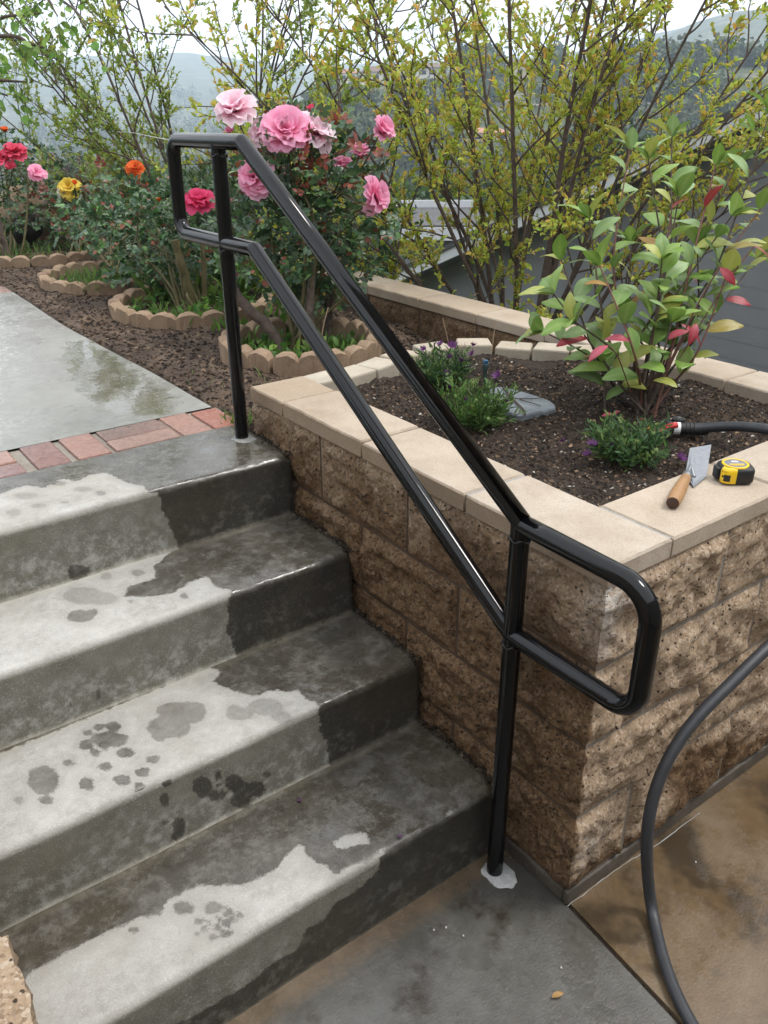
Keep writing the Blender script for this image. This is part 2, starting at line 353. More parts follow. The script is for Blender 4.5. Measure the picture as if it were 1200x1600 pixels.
MAT = dict(steps=mat_steps(), grey=mat_floor('grey'), tan=mat_floor('tan'), path=mat_path(), brick=mat_brick(), split=mat_split(), cap=mat_cap(),
    curb=mat_cap('pale_curb_concrete', (.36, .325, .265), (.47, .43, .36), False), scallop=mat_cap('scallop_concrete', (.15, .098, .062), (.29, .20, .138), False),
    mortar=mat_plainrock('mortar', [(.3, (.15, .125, .10)), (.6, (.26, .235, .20)), (.8, (.34, .32, .29))], 25),
    soil=mat_plainrock('garden_soil', [(.30, (.026, .017, .012)), (.5, (.065, .043, .029)), (.70, (.19, .132, .088))], 6, .8, 1.0, .02),
    bedsoil=mat_plainrock('potting_soil', [(.3, (.012, .008, .006)), (.52, (.032, .022, .016)), (.72, (.075, .052, .036))], 18, .85, 1.0, .015),
    bits=mat_tint('soil_bits', .85), grout=mat_plainrock('white_grout', [(.28, (.16, .15, .14)), (.42, (.44, .44, .43)), (.65, (.62, .62, .61))], 55, .75, .9, .008),
    slate=mat_plainrock('grey_slate', [(.3, (.12, .135, .145)), (.55, (.21, .23, .25)), (.75, (.31, .335, .35))], 14, .5, .5, .006),
    leaf=mat_leaf('shrub_leaf', .5, .48), rose=mat_leaf('rose_leaf', .36, .2, .5), glossy=mat_leaf('glossy_leaf', .3, .25, .5), petal=mat_leaf('petal', .6, .5, .2),
    bark=mat_plainrock('bark', [(.3, (.045, .032, .026)), (.5, (.10, .074, .06)), (.75, (.20, .155, .13))], 40, .85, .8, .006),
    cane=mat_plainrock('cane', [(.3, (.05, .045, .02)), (.6, (.12, .10, .045))], 40, .7), redtwig=mat_plainrock('red_twig', [(.3, (.10, .035, .03)), (.6, (.20, .10, .075))], 50, .6),
    terrain=None)
def m_black():
    m = M('black_gloss_paint'); n = m.noise(35, 3, .5, m.obj()); d = m.noise(300, 2, .6)
    return m.bsdf((.004, .004, .0045), m.mr(n, .35, .65, .07, .13), m.bump(m.noise(90, 2, .5, m.obj()), .04, .0012), spec=.34)
MAT['black'] = m_black()
MAT['hose'] = mat_simple('hose_rubber', (.035, .037, .042), .5, 0, .5, 0, 40, .35, .1)
MAT['rubber'] = mat_simple('black_rubber', (.012, .012, .013), .55)
MAT['yellow'] = mat_simple('yellow_plastic', (.78, .50, .012), .35, 0, .5, 0, 30, .06, .03)
MAT['red'] = mat_simple('red_plastic', (.52, .035, .035), .4)
MAT['steel'] = mat_simple('worn_steel', (.27, .28, .30), .45, .8, .5, 0, 90, .35, .2)
MAT['wood'] = mat_simple('handle_wood', (.34, .19, .085), .5, 0, .4, 0, 30, .35, .2)
MAT['darkwood'] = mat_simple('dark_end_grain', (.06, .03, .018), .6)
MAT['sticker'] = mat_simple('grey_sticker', (.16, .165, .2), .4)
MAT['white'] = mat_simple('white_plastic', (.75, .75, .74), .45)
MAT['blue'] = mat_simple('blue_plastic', (.04, .12, .22), .4)
MAT['pvc'] = mat_simple('dark_green_plastic', (.05, .075, .07), .45)
MAT['fascia'] = mat_simple('white_fascia_paint', (.55, .56, .57), .5, 0, .4, 0, 8, .1, .05)
MAT['siding'] = mat_simple('grey_siding_paint', (.225, .23, .242), .7, 0, .3, 0, 6, .12, .1)
MAT['shingle'] = mat_plainrock('dark_shingle', [(.3, (.04, .04, .042)), (.7, (.11, .11, .11))], 12)

# ================================================================== STRUCTURE
# ---------------- terrain: one sheet to the horizon
def hterr(x, y):
    x = np.asarray(x, float); y = np.asarray(y, float)
    dx = x-CAM[0]; dy = y-CAM[1]; r = np.hypot(dx, dy); az = np.degrees(np.arctan2(dx, dy))
    d = np.maximum(np.maximum(x-1.6, (y-8.0)*.8), 0)
    h = -.35+.40*sst(0, .3, d)-.30*np.minimum(d, 75)
    P = np.stack([x*.02, y*.02, x*0], -1).reshape(-1, 3)
    h = h+((fbm(P, 4, 3).reshape(x.shape)-.5)*7)*sst(20, 120, r)
    hill = sst(27, 36, az)*sst(100, 80, az)
    h = h+hill*32.5*sst(105, 265, r)*(1-.25*sst(280, 500, r))
    P2 = np.stack([x*.0018, y*.0018, x*0+5], -1).reshape(-1, 3); rid = fbm(P2, 5, 9).reshape(x.shape)
    left = sst(36, 24, az)*sst(-60, -20, az)
    h = h+left*sst(700, 1900, r)*(62+100*rid)
    right = sst(44, 58, az)*sst(120, 90, az)
    h = h+right*sst(450, 1150, r)*(62+75*rid)
    oth = np.clip(1-left-right, 0, 1)
    h = h+oth*sst(900, 2100, r)*(40+60*rid)
    return h
rad = np.concatenate([[.0], np.geomspace(.6, 2600, 160)])
azs = np.radians(np.concatenate([np.arange(-10, 75, .5), np.arange(75, 350, 5)]))
RR, AA = np.meshgrid(rad, azs, indexing='ij')
tx = CAM[0]+RR*np.sin(AA); ty = CAM[1]+RR*np.cos(AA); tz = hterr(tx, ty)
nv = len(azs); fs = grid_faces(len(rad), nv)
i = np.arange(len(rad)-1)*nv; wrap = np.stack([i+nv-1, i+2*nv-1, i+nv, i], 1)
mt = M('terrain'); tn = mt.noise(.035, 6, .62); tn2 = mt.noise(.3, 5, .65)
tc = mt.ramp(mt.fmix(.45, tn, tn2), [(.34, (.045, .06, .035)), (.54, (.075, .088, .05)), (.62, (.24, .20, .15)), (.75, (.50, .44, .36))])
MAT['terrain'] = mt.bsdf(tc, .95, mt.bump(tn2, .5, .5), spec=.1)
tag(mk('terrain', mesh('terrain', np.stack([tx, ty, tz], -1).reshape(-1, 3), [fs[:, ::-1], wrap[:, ::-1]], MAT['terrain'], smooth=True)), kind='structure')
def hit(u, v, r0=20, r1=3000):
    d = ray(u, v); d = d/np.hypot(d[0], d[1]); rr = np.geomspace(r0, r1, 1500)
    P = CAM+rr[:, None]*d; g = P[:, 2]-hterr(P[:, 0], P[:, 1]); k = np.argmax(g < 0)
    return P[k] if g[k] < 0 else P[-1]

# ---------------- stairs
Z = [.212+.192*k for k in range(4)]; Y = [.226+.311*k for k in range(4)]; XS = -.022; XL = -1.135; LAND = Z[3]
def tread_poly(pts, z): return np.array([atz(u, v, z)[:2] for u, v in pts])
def riser_poly(pts, y): return np.array([aty(u, v, y)[[0, 2]] for u, v in pts])
# dry outlines read off the steps (sight lines met with the tread / riser planes)
dryT = [[(30, 1545), (46, 1521), (120, 1480), (222, 1431), (253, 1431), (258, 1410), (310, 1382), (350, 1386), (382, 1383), (424, 1364), (445, 1340), (470, 1317), (478, 1335), (495, 1350), (511, 1353), (527, 1369), (548, 1353), (575, 1345), (600, 1326), (610, 1345), (300, 1560), (200, 1620), (100, 1700), (30, 1700)],
        [(-300, 1500), (493, 1120), (500, 1102), (480, 1095), (465, 1078), (450, 1082), (420, 1080), (400, 1090), (380, 1085), (345, 1072), (332, 1065), (345, 1050), (325, 1040), (250, 1075), (120, 1130), (-300, 1300)],
        [(-300, 1180), (362, 936), (358, 921), (345, 920), (335, 915), (320, 900), (295, 912), (270, 927), (240, 932), (192, 932), (200, 917), (245, 902), (240, 885), (260, 868), (290, 840), (215, 866), (100, 900), (-300, 1020)],
        [(-300, 930), (238, 778), (225, 760), (200, 756), (185, 748), (165, 738), (140, 742), (120, 752), (95, 748), (70, 762), (40, 758), (0, 772), (-300, 800)]]
islT = [[(520, 1318), (540, 1305), (572, 1303), (576, 1318), (555, 1322), (530, 1330)], [(697, 1272), (705, 1266), (712, 1268), (708, 1276), (697, 1281)]]
dryR = [[(-400, 1900), (-400, 1700), (100, 1600), (300, 1500), (597, 1322), (590, 1358), (570, 1380), (548, 1395), (520, 1412), (505, 1436), (478, 1450), (465, 1482), (430, 1500), (380, 1540), (200, 1640)],
        [(-400, 1700), (-400, 1300), (493, 1090), (495, 1110), (500, 1128), (497, 1140), (508, 1158), (512, 1186), (512, 1230)],
        [(-400, 1400), (-400, 1000), (361, 900), (360, 930), (354, 945), (356, 965), (353, 985), (360, 1000), (367, 1022), (370, 1060)],
        [(-400, 1200), (-400, 700), (233, 740), (245, 768), (252, 782), (250, 798), (262, 812), (266, 830), (276, 848), (280, 900)]]
# drying splash marks: (u, v, half-width px, half-height px, strength)
spT = {0: [(287, 1418, 17, 12, .7), (331, 1418, 14, 10, .6), (357, 1424, 9, 8, .8), (375, 1428, 7, 6, .8), (340, 1434, 7, 5, .8), (310, 1438, 8, 6, .6), (355, 1442, 9, 7, .9), (340, 1449, 7, 6, .8), (322, 1450, 6, 5, .7), (352, 1459, 9, 6, .8), (330, 1463, 7, 5, .8), (308, 1459, 6, 4, .7), (362, 1455, 5, 4, .8), (298, 1484, 4, 4, .7), (210, 1451, 6, 5, .9), (527, 1340, 30, 14, .55), (330, 1440, 4, 4, .7), (366, 1437, 5, 4, .7), (345, 1424, 4, 4, .6)],
       1: [(275, 1110, 32, 14, .62), (265, 1135, 36, 18, .62), (300, 1112, 24, 18, .62), (250, 1150, 12, 8, .6), (170, 1155, 30, 13, .8), (195, 1176, 15, 9, .85), (135, 1163, 12, 9, .8), (178, 1136, 11, 9, .85), (155, 1137, 11, 6, .8), (137, 1145, 9, 6, .75), (149, 1176, 10, 6, .75), (163, 1168, 7, 5, .8), (68, 1218, 26, 23, .75), (108, 1192, 9, 6, .8), (165, 1198, 12, 7, .85), (136, 1225, 13, 11, .85), (191, 1219, 14, 9, .85), (223, 1207, 11, 8, .85), (239, 1187, 10, 7, .85), (73, 1249, 12, 8, .8), (30, 1250, 9, 8, .5), (219, 1231, 9, 10, .95), (118, 1127, 7, 4, .6), (375, 1115, 22, 10, .4), (415, 1105, 28, 14, .42), (440, 1120, 18, 8, .4), (365, 1110, 12, 10, .45)],
       2: [(125, 962, 21, 10, .72), (145, 956, 9, 6, .7), (130, 930, 30, 14, .35), (160, 935, 25, 10, .35), (288, 931, 6, 6, .7), (165, 900, 10, 6, .4), (215, 895, 12, 5, .45), (205, 939, 5, 3, .6)],
       3: [(90, 755, 14, 4, .5), (40, 775, 20, 5, .35), (130, 765, 16, 4, .4), (158, 771, 9, 4, .6), (60, 790, 12, 4, .35), (20, 800, 14, 5, .3), (100, 785, 9, 3, .4)]}
spR = {1: [(258, 1220, 8, 10, .9), (257, 1249, 8, 12, .85), (315, 1228, 16, 17, .9), (340, 1210, 6, 9, .85), (345, 1240, 8, 8, .8), (365, 1222, 15, 14, .9), (380, 1235, 20, 14, .95), (400, 1232, 15, 13, .95), (375, 1250, 16, 12, .9), (334, 1242, 7, 10, .8), (417, 1209, 6, 6, .85), (279, 1290, 11, 15, .95), (276, 1306, 9, 8, .95), (255, 1282, 7, 5, .7), (216, 1286, 4, 5, .7), (340, 1225, 5, 5, .8)],
       2: [(153, 1085, 5, 10, .7), (108, 1102, 4, 9, .7)], 3: [(120, 894, 16, 13, .95), (135, 890, 6, 6, .9)]}
def blobs(pts2, lst, plane, val, flat):
    """signed union of ellipses on a plane -> (sd, strength)"""
    sdv = np.full(len(pts2), -1.0); amt = np.zeros(len(pts2))
    for u, v, a, b, s in lst:
        f = (lambda p, q: atz(p, q, val)[:2]) if plane == 'z' else (lambda p, q: aty(p, q, val)[[0, 2]])
        c = f(u, v); ex = f(u+a, v)-c; ey = f(u, v+b)-c
        Mx = np.linalg.inv(np.stack([ex, ey], 1)); q = (pts2-c) @ Mx.T
        rr = np.linalg.norm(q, axis=1); sz = .5*(np.linalg.norm(ex)+np.linalg.norm(ey))
        s_ = (1-rr)*sz
        amt = np.where(s_ > -.012, np.maximum(amt, s), amt); sdv = np.maximum(sdv, s_)
    return sdv, amt
stairs = thing('concrete_stairs', 'half wet grey concrete stairs of four steps beside the block wall', 'stairs', (XS, Y[0], 0))
xs_ = np.arange(XL, XS+1e-6, .0085); xs_[-1] = XS
for k in range(4):
    z0 = Z[k-1] if k else -.004; z1 = Z[k]; yb = (Y[k+1]+.03) if k < 3 else 1.488
    prof = []; r = .019
    for t in np.linspace(0, 1, 5): prof.append((Y[k]-.007*(1-t)**2-.002, z0-.005+.016*t, 0, 1))          # small cove at the foot
    for zz in np.arange(z0+.024, z1-r-.001, .0085): prof.append((Y[k]-.002, zz, 0, 0))
    for a in np.linspace(0, math.pi/2, 7): prof.append((Y[k]-.002+r-r*math.cos(a), z1-r+r*math.sin(a), math.sin(a), 0))
    for yy in np.arange(Y[k]+r+.007, yb, .0085): prof.append((yy, z1, 1, 0))
    prof.append((yb, z1, 1, 0)); prof = np.array(prof); npf = len(prof); nx = len(xs_)
    V = np.zeros((nx, npf, 3)); V[:, :, 0] = xs_[:, None]; V[:, :, 1] = prof[:, 0]; V[:, :, 2] = prof[:, 1]
    V = V.reshape(-1, 3); tr = np.tile(prof[:, 2], nx)
    # unevenness of the cast surface
    nz = (fbm(V*np.array([5, 5, 5.]), 3, 11+k)-.5); nz2 = fbm(V*45, 2, 21+k)-.5
    nose = np.exp(-((V[:, 1]-Y[k])**2+(V[:, 2]-z1)**2)/.03**2)
    end = sst(XS-.03, XS, V[:, 0])*nose
    V[:, 2] += np.where(tr > .5, nz*.006, 0)-nose*np.abs(nz2)*.006-end*.012
    V[:, 1] += np.where(tr < .5, nz*.007, 0)+nose*np.abs(nz2)*.004+end*.008
    isT = tr > .55; wet = np.zeros(len(V)); wam = np.ones(len(V))
    p2 = V[:, [0, 1]]; q2 = V[:, [0, 2]]
    sT = sd_poly(p2, tread_poly(dryT[k], z1))
    if k == 0:
        for il in islT: sT = np.minimum(sT, sd_poly(p2, tread_poly(il, z1)))
    bT, aT = blobs(p2, spT.get(k, []), 'z', z1, 0); sR = sd_poly(q2, riser_poly(dryR[k], Y[k])); bR, aR = blobs(q2, spR.get(k, []), 'y', Y[k], 0)
    wT = np.maximum(sT, bT); mT = np.where(sT > -.006, 1, np.where(bT > -.012, aT, 1))
    wR = np.maximum(sR, bR); mR = np.where(sR > -.006, 1, np.where(bR > -.012, aR, 1))
    wet = np.where(isT, wT, wR); wam = np.where(isT, mT, mR)
    hz = np.clip((V[:, 2]-z0)/(z1-z0), 0, 1)
    bk = np.where(isT, np.abs(yb-.045-V[:, 1]) if k < 3 else 1., np.abs(V[:, 2]-z0))
    gl = np.zeros(len(V))                         # where standing water films the treads
    for (gk, gu, gv, ga, gs_) in ((3, 385, 690, .20, .40), (3, 290, 712, .26, .28), (2, 440, 875, .12, .22), (1, 480, 1075, .10, .16), (0, 540, 1290, .10, .25), (3, 200, 730, .15, .08)):
        if gk == k: c_ = atz(gu, gv, z1)[:2]; gl = np.maximum(gl, gs_*np.exp(-((p2[:, 0]-c_[0])**2+((p2[:, 1]-c_[1])*1.5)**2)/ga**2))
    acc = Acc(); acc.add(rel(V, stairs), grid_faces(nx, npf)[:, ::-1], wet=wet, wamt=wam, hz=hz, tr=tr, bk=bk, gl=gl)
    # end face towards the wall
    e0 = (nx-1)*npf; ring = [e0+q for q in range(npf)]
    b = acc.n; acc.add(rel([(XS, yb, z0-.0), (XS, Y[k]+.01, z0)], stairs), [], wet=np.ones(2), wamt=np.ones(2), hz=np.zeros(2), tr=np.zeros(2), bk=np.ones(2), gl=np.zeros(2))
    acc.f.append([tuple(ring+[b])])
    o = acc.build('step', MAT['steps'], stairs, smooth=True)
    o.data.polygons[len(o.data.polygons)-1].use_smooth = False

# ---------------- pavings at the foot
def sheet(name, poly, z, mat, res=None):
    a = Acc(); a.add([(x, y, z) for x, y in poly]+[(x, y, z-.08) for x, y in poly], [tuple(range(len(poly)))]+[(i, i+len(poly), (i+1) % len(poly)+len(poly), (i+1) % len(poly)) for i in range(len(poly))])
    return tag(a.build(name, mat), kind='structure')
J0 = np.array([.006, .004]); J1 = np.array([-.032, -.42]); jd = (J1-J0)/np.linalg.norm(J1-J0); J2 = J0+jd*3.2
sheet('walkway_slab', [(-2.4, J2[1]), (J2[0]-.006, J2[1]), (J0[0]-.006, J0[1]), (-.0, .24), (-2.4, .24)], 0, MAT['grey'])
sheet('patio_slab', [(J2[0]+.006, J2[1]), (3.2, J2[1]), (3.2, .02), (J0[0]+.006, .02)], .002, MAT['tan'])
sheet('joint_filler', [(J2[0]-.02, J2[1]), (J2[0]+.02, J2[1]), (J0[0]+.02, .0), (J0[0]-.02, .0)], -.006, MAT['bedsoil'])

# ---------------- upper garden path with its brick ribbons
edge = np.array([atz(u, v, LAND)[:2] for u, v in [(336, 639), (329, 634), (290, 612), (241, 584), (190, 557), (142, 531), (108, 513), (76, 493), (45, 472), (20, 455.5)]])
YE = float(edge[-1, 1]); XE = float(edge[-1, 0])
edge = smoothpath(edge, 60)
gy = np.concatenate([np.arange(1.70, YE-.01, .02), [YE]]); ex = np.interp(gy, edge[:, 1], edge[:, 0])
nu = 90; V = []
for yy, xr in zip(gy, ex):
    xx = xr-(1-np.linspace(0, 1, nu)**.7)*(xr+1.15)
    V.append(np.stack([xx, np.full(nu, yy), LAND-.001+.0*xx], 1))
V = np.concatenate(V); V[:, 2] += (fbm(V*4, 3, 5)-.5)*.004
pud = np.array([atz(u, v, LAND)[:2] for u, v in [(98, 560), (105, 535), (135, 528), (160, 545), (200, 572), (240, 598), (280, 628), (262, 648), (190, 650), (150, 635), (118, 600)]])
dry_sheen = np.array([atz(u, v, LAND)[:2] for u, v in [(-200, 470), (40, 470), (75, 500), (60, 545), (45, 580), (-200, 640)]])  # outlines of the dry-ish path areas that get a painted reflection
dry_sheen2 = np.array([atz(u, v, LAND)[:2] for u, v in [(-200, 640), (55, 650), (45, 670), (10, 690), (-200, 720)]])
a = Acc(); a.add(V, grid_faces(len(gy), nu)[:, ::-1], wet=-sd_poly(V[:, :2], pud), dry=-np.minimum(sd_poly(V[:, :2], dry_sheen), sd_poly(V[:, :2], dry_sheen2)))
sk = np.array([(x, y, z) for x, y in edge[edge[:, 1] > 1.70] for z in (LAND-.003, LAND-.12)]); ns = len(sk)//2
a.add(sk, np.array([(2*i, 2*i+1, 2*i+3, 2*i+2) for i in range(ns-1)]), wet=-1., dry=-1.)
gp = tag(a.build('garden_path', MAT['path'], smooth=True), kind='structure')
# bricks set in the path: real pieces with mortar gaps
mb = Acc(); box(mb, (-1.16, 1.489, LAND-.06), (.004, 1.703, LAND-.008)); mb.build('brick_bed', MAT['mortar'], gp)
bricks = [(-.098, -.006, 1.492, 1.685, (.40, .105, .055)), (-.205, -.108, 1.495, 1.70, (.43, .21, .15)), (-.422, -.215, 1.495, 1.592, (.43, .24, .18)), (-.418, -.213, 1.598, 1.70, (.20, .105, .08)),
          (-.535, -.435, 1.497, 1.70, (.42, .20, .15)), (-.652, -.556, 1.494, 1.702, (.22, .085, .065)), (-.90, -.682, 1.497, 1.588, (.24, .12, .11)), (-.90, -.684, 1.596, 1.70, (.44, .23, .17)), (-1.01, -.915, 1.495, 1.70, (.36, .15, .11)), (-1.12, -1.02, 1.495, 1.70, (.28, .12, .10))]
bricks += [(XE-.108*(q+1)+.004, XE-.108*q-.004, YE+.008, YE+.208, [(.42, .23, .17), (.3, .13, .1), (.38, .18, .13)][q % 3]) for q in range(9)]
mb = Acc(); box(mb, (XE-1.0, YE+.001, LAND-.06), (XE+.006, YE+.215, LAND-.008)); mb.build('brick_bed', MAT['mortar'], gp)
for (x0, x1, y0, y1, c) in bricks:
    a = Acc(); box(a, (x0, y0, LAND-.05), (x1, y1, LAND+.001+random.uniform(-.002, .002)), tint=c)
    o = a.build('brick', MAT['brick'], gp); bevel(o, .006, 2)

# ---------------- soils
def soil_sheet(name, x0, x1, y0, y1, step, hf, mat, keep=None):
    X, Yy = np.meshgrid(np.arange(x0, x1+1e-6, step), np.arange(y0, y1+1e-6, step), indexing='ij')
    V = np.stack([X, Yy, hf(X, Yy)], -1).reshape(-1, 3); F = grid_faces(*X.shape)[:, ::-1]
    a = Acc(); a.add(V, F[:, ::-1])
    nx_, ny_ = X.shape
    for idx in ([i*ny_ for i in range(nx_)], [i*ny_+ny_-1 for i in range(nx_)], list(range(ny_)), [(nx_-1)*ny_+j for j in range(ny_)]):
        b = V[idx]; c = b.copy(); c[:, 2] -= .6; n_ = len(b); a.add(np.vstack([b, c]), np.array([(q, q+1, q+1+n_, q+n_) for q in range(n_-1)]))
    return tag(a.build(name, mat, smooth=True), kind='structure')
def h_gard(X, Yy):
    P = np.stack([X, Yy, X*0], -1).reshape(-1, 3)
    e = np.interp(Yy, edge[:, 1], edge[:, 0], left=-.02, right=-3.)
    z = .775+(fbm(P*6, 4, 31).reshape(X.shape)-.5)*.05+(fbm(P*40, 2, 35).reshape(X.shape)-.5)*.018
    z = z-.05*sst(.6, 1.3, X)*sst(3.0, 1.6, Yy)
    under = (X < e+.015) & (Yy < YE+.21)
    z = np.where(under, .70, np.minimum(z, np.where(X < e+.06, LAND-.006, 9)))
    z = np.where((Yy < 1.44) & (X > -.05) & (X < .25), .70, z)
    return z
soil_sheet('garden_soil', -1.6, 1.318, 1.16, 8.2, .022, h_gard, MAT['soil'])
BZ = .862
holes = [(.74, .62, .09, .035)]
def h_bed(X, Yy):
    P = np.stack([X, Yy, X*0], -1).reshape(-1, 3)
    z = BZ+(fbm(P*7, 4, 41).reshape(X.shape)-.5)*.045+(fbm(P*60, 2, 45).reshape(X.shape)-.5)*.016
    for hx, hy, hr, hd in holes: z = z-hd*np.exp(-((X-hx)**2+(Yy-hy)**2)/(hr*.6)**2)
    return z+.03*np.exp(-((X-.92)**2+(Yy-.66)**2)/.2**2)
soil_sheet('bed_soil', .185, 1.318, .185, 1.40, .009, h_bed, MAT['bedsoil'])

# ---------------- walls
COURSE = [(.042, .27), (.27, .475), (.475, .68), (.68, .885)]; CAPB, CAPT = .885, .928; CT = .19
def split_block(name, lo, hi, rough, parent, wetf, seed, cell=.0070, amp=.021):
    """block with split faces ('x-' and/or 'y-'), jointed edges recessed"""
    lo = np.array(lo, float); hi = np.array(hi, float); acc = Acc()
    ctr = (lo+hi)/2
    def face(ax, side, cellsz):
        u, v = [q for q in range(3) if q != ax]
        nu_ = max(2, int(round((hi[u]-lo[u])/cellsz))+1); nv_ = max(2, int(round((hi[v]-lo[v])/cellsz))+1)
        A, B = np.meshgrid(np.linspace(lo[u], hi[u], nu_), np.linspace(lo[v], hi[v], nv_), indexing='ij')
        P = np.zeros((A.size, 3)); P[:, u] = A.reshape(-1); P[:, v] = B.reshape(-1); P[:, ax] = (hi if side > 0 else lo)[ax]
        F = grid_faces(nu_, nv_)
        flip = (side > 0) != (ax == 1)
        F = F if flip else F[:, ::-1]
        D = P.copy()
        big = fbm(P*9+seed*3.1, 3, seed); med = fbm(P*34+seed, 3, seed+5); fine = fbm(P*110, 2, seed+9)
        for rf in rough:
            ra = 'xyz'.index(rf[0]); lim = lo[ra] if rf[1] == '-' else hi[ra]; sg = -1 if rf[1] == '-' else 1
            on = np.abs(P[:, ra]-lim) < 1e-6
            oth = [q for q in range(3) if q != ra]
            ed = np.full(len(P), 9.)
            for q in oth:
                for L, tg in ((lo[q], 'xyz'[q]+'-'), (hi[q], 'xyz'[q]+'+')):
                    if tg in rough: continue
                    ed = np.minimum(ed, np.abs(P[:, q]-L))
            fal = sst(0, .022, ed)
            D[:, ra] += np.where(on, sg*np.maximum((big-.30)*amp*1.9+(med-.5)*amp*1.5+(fine-.5)*.009, -.001)*fal+sg*(-.003)*(1-fal), 0)
        wv = wetf(P, ax); lm = limef(P, ax)
        acc.add(rel(D, parent), F, wet=wv, lime=lm)
    for rf in ('x-', 'x+', 'y-', 'y+', 'z+'):
        ax = 'xyz'.index(rf[0]); face(ax, 1 if rf[1] == '+' else -1, cell if rf in rough else .2 if not rough else .05 if False else cell*2.5)
    o = acc.build(name, MAT['split'], parent, smooth=True); return o
def limef(P, ax):
    d = np.hypot(P[:, 0]-.0, P[:, 1]); c = np.exp(-(d/.045)**2)*sst(.62, .9, P[:, 2])*.9*(1 if ax == 1 else .35)
    return c+.35*np.exp(-((P[:, 0]-.05)**2+(P[:, 2]-.17)**2)/.06**2)*(ax == 1)
def wet_main(P, ax):
    n = fbm(P*5, 3, 77)
    left = .40+.55*sst(.95, .45, P[:, 2]+(n-.5)*.5)+.35*(fbm(P*3.1, 2, 78)-.5)
    front = 1.1*sst(.13, .05, P[:, 2]-(n-.5)*.14)+1.15*np.exp(-((P[:, 0]-.50)/.16)**2)*sst(.31, .2, P[:, 2]+(n-.5)*.1)
    return np.where((ax == 0) | (P[:, 0] < .004), left, front)
wall = thing('planter_wall', 'tan split-face block planter wall beside the stairs, smooth caps on top', 'wall', (0, 0, 0))
g = .010/2; sd_ = 1
for ci, (z0, z1) in enumerate(COURSE):
    tall = ci % 2 == 1              # courses 2 and 4 from the ground turn a long face to the front
    zz0, zz1 = z0+g, z1-g
    fx = .413 if tall else .20; ly = .222 if tall else .425
    split_block('block', (0, 0, zz0), (fx-g, ly-g, zz1), ('x-', 'y-'), wall, wet_main, 10+ci)
    x = fx
    while x < 1.48:
        x1 = min(x+.407, 1.5); split_block('block', (x+g, 0, zz0), (x1-g, .19, zz1), ('y-',), wall, wet_main, 20+ci*7+int(x*10), cell=.0085 if x < .9 else .03); x = x1
    y = ly
    while y < 1.41:
        y1 = min(y+.404, 1.425)
        if y1-y > .03: split_block('block', (0, y+g, zz0), (.19, y1-g, zz1), ('x-',), wall, wet_main, 60+ci*7+int(y*10))
        y = y1
ma = Acc(); box(ma, (.0045, .0045, .0), (.182, 1.417, CAPB+.0)); ma.build('mortar', mat_plainrock('damp_mortar', [(.3, (.04, .026, .017)), (.55, (.085, .058, .04)), (.8, (.15, .115, .085))], 25), wall); ma = Acc(); box(ma, (.006, .0036, .0), (1.49, .1815, CAPB+.0015)); ma.build('mortar', MAT['mortar'], wall)
ma = Acc(); box(ma, (-.003, -.006, 0), (1.5, .01, .044)); box(ma, (-.004, .0102, 0), (.01, .23, .043)); bevel(ma.build('footing', mat_plainrock('wet_footing', [(.3, (.04, .034, .027)), (.7, (.12, .1, .08))], 20, .5), wall), .006)
def cap_block(lo, hi, parent, name='cap_block', wetside=False, mat=None, cell=.02, name2=None):
    lo = np.array(lo, float); hi = np.array(hi, float); n = [max(2, int((hi[q]-lo[q])/cell)+1) for q in (0, 1)]; ac = Acc()
    zs = (lo[2], hi[2]-.004, hi[2]); 
    A, B = np.meshgrid(np.linspace(lo[0]+.004, hi[0]-.004, n[0]), np.linspace(lo[1]+.004, hi[1]-.004, n[1]), indexing='ij')
    top = np.stack([A, B, np.full_like(A, hi[2])], -1).reshape(-1, 3)
    # perimeter loop
    per = [(i_, 0) for i_ in range(n[0])]+[(n[0]-1, j) for j in range(1, n[1])]+[(i_, n[1]-1) for i_ in range(n[0]-2, -1, -1)]+[(0, j) for j in range(n[1]-2, 0, -1)]
    pid = [i_*n[1]+j for i_, j in per]; pt = top[pid]; c = (lo+hi)/2
    out = pt.copy(); out[:, 0] = np.where(pt[:, 0] < lo[0]+.005, lo[0], np.where(pt[:, 0] > hi[0]-.005, hi[0], pt[:, 0])); out[:, 1] = np.where(pt[:, 1] < lo[1]+.005, lo[1], np.where(pt[:, 1] > hi[1]-.005, hi[1], pt[:, 1]))
    m1 = out.copy(); m1[:, 2] = hi[2]-.005; m2 = out.copy(); m2[:, 2] = lo[2]
    V = np.vstack([top, m1, m2]); nz_ = (fbm(V*30, 3, int(abs(lo[0]*31+lo[1]*57)*10) % 97)-.5)*.004
    V[:, 0] += np.where(np.arange(len(V)) >= len(top), nz_, 0); V[:, 1] += np.where(np.arange(len(V)) >= len(top), nz_, 0); V[:len(top), 2] += nz_[:len(top)]*.5
    q = len(pid); o1 = len(top); o2 = o1+q
    F = [grid_faces(n[0], n[1])]; S = []
    for i_ in range(q):
        j = (i_+1) % q; S.append((pid[i_], o1+i_, o1+j, pid[j])); S.append((o1+i_, o2+i_, o2+j, o1+j))
    wet = np.zeros(len(V))
    if wetside:
        sid = (V[:, 0] < lo[0]+.003) & (np.arange(len(V)) >= o1+0); wet = np.where(sid, .75, 0.)
        wet = np.maximum(wet, .35*sst(.8, 1.4, V[:, 1]))
    ac.add(rel(V, parent), F[0], wet=wet); ac.f.append(np.array(S)+0)
    return ac.build(name, mat or MAT['cap'], parent, smooth=False)
jy = [.192, .41, .816, 1.222, 1.425]
cap_block((-.004, -.004, CAPB), (CT, .41-g, CAPT), wall, wetside=True)
